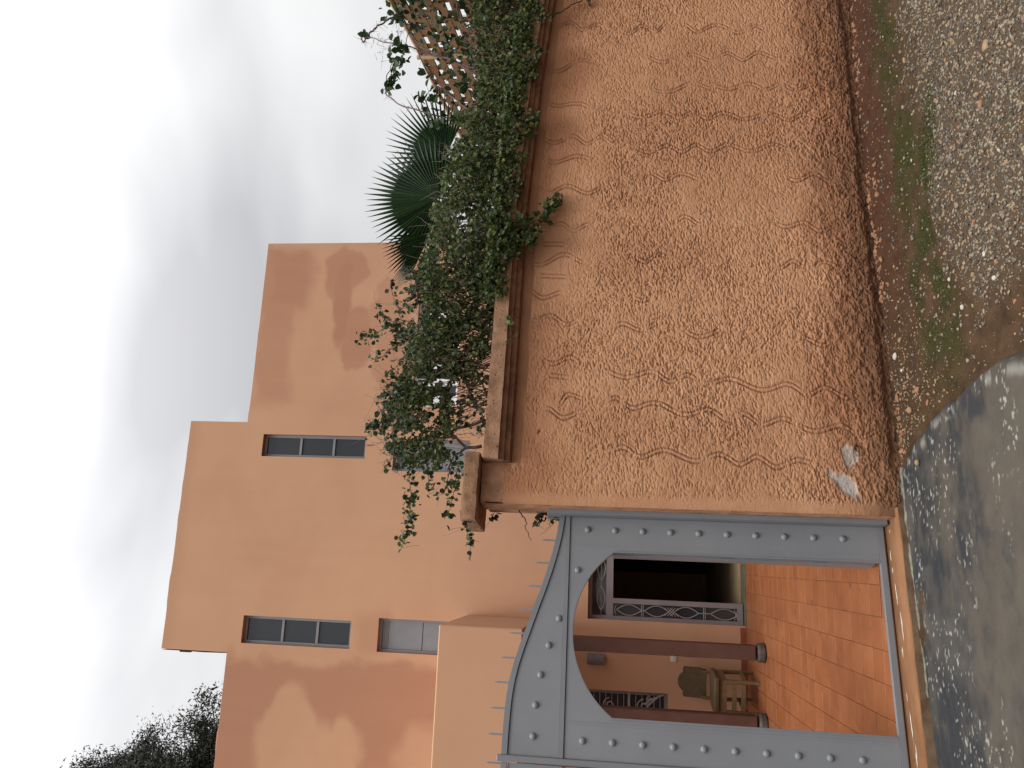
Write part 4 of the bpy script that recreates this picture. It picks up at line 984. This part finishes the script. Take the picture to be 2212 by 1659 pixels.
# woven rows: horizontal strips with threes of upright laths; open squares near the top
lath = [MB().box(-.012, .012, -.006, .006, 0, .10).mesh('lath', REED), MB().box(-.013, .013, -.005, .007, 0, .10).mesh('lath', REED)]
stp = MB()
nrow = 12; rh = hs_/nrow
bs = bpy.data.meshes.new('x'); bpy.data.meshes.remove(bs)
cnt = 0; extra = MB()
for rI in range(nrow):
    z0 = rI*rh
    st_ = MB().box(0, Lg, -.012, .012, z0, z0+rh*.60); st_.build('strip', REED, scr)
    x = (rI % 2)*.13
    while x < Lg-.2:
        for k in range(3):
            xx = x+k*.036+pr3.uniform(-.004, .004)
            if cnt < 280 and x < 3.4:
                o = link(bpy.data.objects.new('lath', lath[cnt % 2]), scr); o.location = (xx, -.013, z0+rh*.58); o.scale = (1, 1, rh*.44/.10); cnt += 1
            else: extra.box(xx-.012, xx+.012, -.019, -.007, z0+rh*.58, z0+rh*1.02)
        gap = pr3.random() < (.85 if rI > nrow*.45 else .12)
        if not gap: extra.box(x+.095, x+.26, -.008, .008, z0+rh*.58, z0+rh*1.02)
        else: extra.box(x+.19, x+.26, -.008, .008, z0+rh*.58, z0+rh*1.02) if pr3.random() < .6 else None
        x += .26
tag(extra.build('lath_infill', REED, scr), kind='stuff')
MB().tube([(t, .0+.01*math.sin(t*3), hs_+.01+.012*math.sin(t*2.3)) for t in np.linspace(-.03, Lg, 40)], .028, 8).build('top_rail', REEDT, scr, True)
for t in (0.0, 2.0, 4.0, 6.15): MB().tube([(t, .04, -.25), (t, .04, hs_+.03)], .025, 8).build('post', REEDT, scr)

# tree behind the house
tree = thing('evergreen_tree', 'dark feathery evergreen tree rising behind the house roof', 'tree', (-3.45, 13.6, -.16)); TR = np.array([-3.45, 13.6, -.16])
tb = MB(); tb.tube([(0, 0, 0), (.1, 0, 4), (0, .1, 9), (.1, 0, 13.6)], [.30, .25, .17, .04], 9); r = np.random.default_rng(61)
trunk = tb.build('trunk', TRUNK, tree, True)
lim = MB(); tips = []
for i in range(110):
    z = 6.5+7.0*(i/110)**.9; rad = (3.0*(1-(z-6.3)/8.2)**.62+.3)*r.uniform(.7, 1.12); az = r.uniform(0, 6.283)
    p0 = np.array([.05, 0, z]); p1 = p0+np.array([rad*math.cos(az), rad*math.sin(az), rad*r.uniform(.15, .5)])
    w_ = wob(p0, p1, 6, .05, i); lim.tube(w_, list(np.linspace(.045, .012, 6)), 5)
    for q in w_[2:]: tips += [q+r.normal(0, .18, 3) for _ in range(5)]
lim.build('limbs', TRUNK, tree, True)['kind'] = 'stuff'
tips = np.array(tips); P = []
for c in tips:
    if r.uniform() < .92: P.append(c+r.normal(0, 1, (105, 3))*np.array([.15, .15, .12]))
P = np.concatenate(P)
SPR = np.array([(0, 0, 0), (.16, .35, .02), (0, 1, 0), (-.16, .35, .02)]); ST_ = np.array([(0, 1, 2), (0, 2, 3)])
leaves('crown', P, .095, PINE, tree, droop=-.1, shape=SPR, tri=ST_, rg=r)

# ------------------------------------------------------------------ stones, gravel, grass on the verge
r = np.random.default_rng(71)
phi = (1+5**.5)/2
ICO = np.array([(-1, phi, 0), (1, phi, 0), (-1, -phi, 0), (1, -phi, 0), (0, -1, phi), (0, 1, phi), (0, -1, -phi), (0, 1, -phi), (phi, 0, -1), (phi, 0, 1), (-phi, 0, -1), (-phi, 0, 1)])/1.9
IF = np.array([(0, 11, 5), (0, 5, 1), (0, 1, 7), (0, 7, 10), (0, 10, 11), (1, 5, 9), (5, 11, 4), (11, 10, 2), (10, 7, 6), (7, 1, 8), (3, 9, 4), (3, 4, 2), (3, 2, 6), (3, 6, 8), (3, 8, 9), (4, 9, 5), (2, 4, 11), (6, 2, 10), (8, 6, 7), (9, 8, 1)])
def stones(name, n, dens, smin, smax, matl, ya=-2.7, yb=-.02, xa=1.45, xb=6.2):
    out = []
    while sum(map(len, out)) < n:
        x = r.uniform(xa, xb, 20000); y = r.uniform(ya, yb, 20000); e = np.interp(y, ey[::-1], ex[::-1])
        ok = (r.uniform(0, 1, 20000) < dens(x, y)) & (x > e+.01); out.append(np.stack([x[ok], y[ok]], 1))
    p = np.concatenate(out)[:n]; s = smin+(smax-smin)*r.uniform(0, 1, n)**2.6
    V = ICO[None]*(1+.28*r.normal(size=(n, 12, 1)).clip(-1.5, 1.5))
    V = V*np.stack([r.uniform(.7, 1.3, n), r.uniform(.7, 1.3, n), r.uniform(.5, .85, n)], 1)[:, None]
    a = r.uniform(0, 6.28, n); c, s_ = np.cos(a)[:, None], np.sin(a)[:, None]
    V = np.stack([V[..., 0]*c-V[..., 1]*s_, V[..., 0]*s_+V[..., 1]*c, V[..., 2]], -1)*s[:, None, None]
    V[..., 0] += p[:, :1]; V[..., 1] += p[:, 1:]; V[..., 2] += (ground_z(p[:, 0], p[:, 1])+s*.18)[:, None]
    F = (IF[None]+np.arange(n)[:, None, None]*12).reshape(-1, 3)
    return np_mesh(name, V.reshape(-1, 3), F, matl, smooth=False)
dg = lambda x, y: .10+.90*zone(x, y)[0]
for i, (n, lab) in enumerate(((15000, 'fine beige gravel'), (14000, 'fine grey gravel'), (5500, 'fine tan gravel'), (170, 'scattered pale chips in the gravel'), (700, 'orange crumbs in the gravel'), (12000, 'fine dark gravel'))):
    o = link(bpy.data.objects.new('gravel', stones('gravel', n, dg, .0028, .0115, STONE[i])))
    tag(o, lab+' on the verge', 'gravel', kind='stuff')
o = link(bpy.data.objects.new('stucco_crumbs', stones('stucco_crumbs', 420, lambda x, y: np.exp(-((y+.07)/.07)**2)*sstep(.35, .7, fbm(x*4, y*4, 77)), .004, .022, STONE[4], -.35, -.02)))
tag(o, 'orange stucco crumbs fallen along the foot of the wall', 'rubble', kind='stuff')
o = link(bpy.data.objects.new('pebbles', stones('pebbles', 520, lambda x, y: sstep(2.9, 1.5, x)*sstep(-.9, -.15, y), .003, .011, STONE[2], -1.0, -.02, 1.45, 3.4)))
tag(o, 'small tan pebbles in the dirt beside the concrete apron', 'pebbles', kind='stuff')
# larger stones one can pick out
big = [(1983, 843, .030, 4, 'pale orange'), (1967, 886, .034, 2, 'buff'), (1950, 800, .022, 3, 'white'), (1963, 815, .020, 2, 'tan'), (1935, 770, .030, 3, 'grey white'), (1940, 830, .018, 1, 'grey'), (2080, 664, .024, 3, 'pale pink'), (2150, 600, .026, 3, 'bright white'), (2052, 604, .018, 3, 'whitish'),
       (2112, 205, .030, 2, 'long buff'), (2132, 97, .036, 2, 'lumpy tan'), (2120, 225, .026, 4, 'reddish'), (1955, 130, .026, 2, 'yellowish'), (1952, 232, .022, 2, 'pale tan'), (2128, 548, .020, 3, 'white flat'), (1945, 735, .024, 2, 'cream'), (2005, 870, .022, 4, 'brown orange'), (2020, 600, .016, 1, 'dark grey')]
def hit(X, Y):
    d = ray(X, Y); t = 4.0
    for _ in range(40):
        P = EYEP+d*t; e = P[2]-float(ground_z(P[0], P[1])); t += e/abs(d[2])*.8
    return EYEP+d*t
sides = ['dirt', 'gravel']
for i, (X, Y, s_, mi, cn) in enumerate(big):
    p = hit(X, Y); v = ICO*(1+.16*r.normal(size=(12, 1)))*np.array([r.uniform(.9, 1.35), r.uniform(.7, 1), r.uniform(.5, .7)])*s_
    me = np_mesh('stone', v, IF, STONE[mi], smooth=False); o = bpy.data.objects.new('stone', me); link(o); o.location = p+np.array([0, 0, s_*.2]); o.rotation_euler = (0, 0, r.uniform(0, 6))
    sm = o.modifiers.new('round', 'SUBSURF'); sm.levels = 1; sm.render_levels = 1
    zn = 'in the gravel' if X > 2030 else ('by the grass strip' if Y < 400 else 'in the dirt near the wall foot')
    tag(o, '%s stone lying loose %s' % (cn, zn), 'stone', 'loose stones on the verge')
# a fallen snail-like stone and a red chip on the concrete
p = hit(2008, 1000); me = np_mesh('stone', ICO*np.array([1.1, .9, .8])*.024, IF, STONE[2], smooth=False); o = link(bpy.data.objects.new('stone', me)); o.location = (p[0], p[1], float(np.interp(p[1], [-2, 0], [-.12, -.062]))+.010)
o.modifiers.new('round', 'SUBSURF').render_levels = 1; tag(o, 'round buff stone lying alone on the dark concrete apron', 'stone', 'loose stones on the verge')
# grass blades
def blades(name, n, dens, hmin, hmax, label):
    out = []
    while sum(map(len, out)) < n:
        x = r.uniform(1.6, 6.2, 20000); y = r.uniform(-1.7, -.1, 20000); ok = r.uniform(0, 1, 20000) < dens(x, y); out.append(np.stack([x[ok], y[ok]], 1))
    p = np.concatenate(out)[:n]; h = r.uniform(hmin, hmax, n); a = r.uniform(0, 6.28, n); ln = r.uniform(.1, .9, n)
    z = ground_z(p[:, 0], p[:, 1]); wd = .0022
    b0 = np.stack([p[:, 0], p[:, 1], z-.003], 1); sdv = np.stack([np.cos(a), np.sin(a), 0*a], 1)*wd; ld = np.stack([-np.sin(a), np.cos(a), 0*a], 1)*(h*ln)[:, None]
    V = np.stack([b0-sdv, b0+sdv, b0+ld*.4+sdv*.7+np.stack([0*h, 0*h, h*.6], 1), b0+ld+np.stack([0*h, 0*h, h*(1-.3*ln)], 1)], 1)
    F = (np.array([(0, 1, 2), (0, 2, 3)])[None]+np.arange(n)[:, None, None]*4).reshape(-1, 3)
    o = link(bpy.data.objects.new(name, np_mesh(name, V.reshape(-1, 3), F, GRASS, dict(tone=np.repeat(r.uniform(0, 1, n), 4)), False)))
    return tag(o, label, 'grass', kind='stuff')
g1, g2_, g3 = hit(2010, 235), hit(2012, 300), hit(2000, 350)
def dgr(x, y):
    q = 0
    for g_, ax, ay in ((g1, .16, .05), (g2_, .2, .05), (g3, .16, .05)): q = np.maximum(q, np.exp(-((x-g_[0])/ax)**2-((y-g_[1])/ay)**2))
    return q
blades('grass', 3200, dgr, .006, .020, 'bright green grass patch between dirt and gravel')
blades('grass', 5200, lambda x, y: zone(x, y)[1]*sstep(.45, .65, fbm(x*6, y*8, 88))+.01, .005, .018, 'thin short grass scattered along the verge')
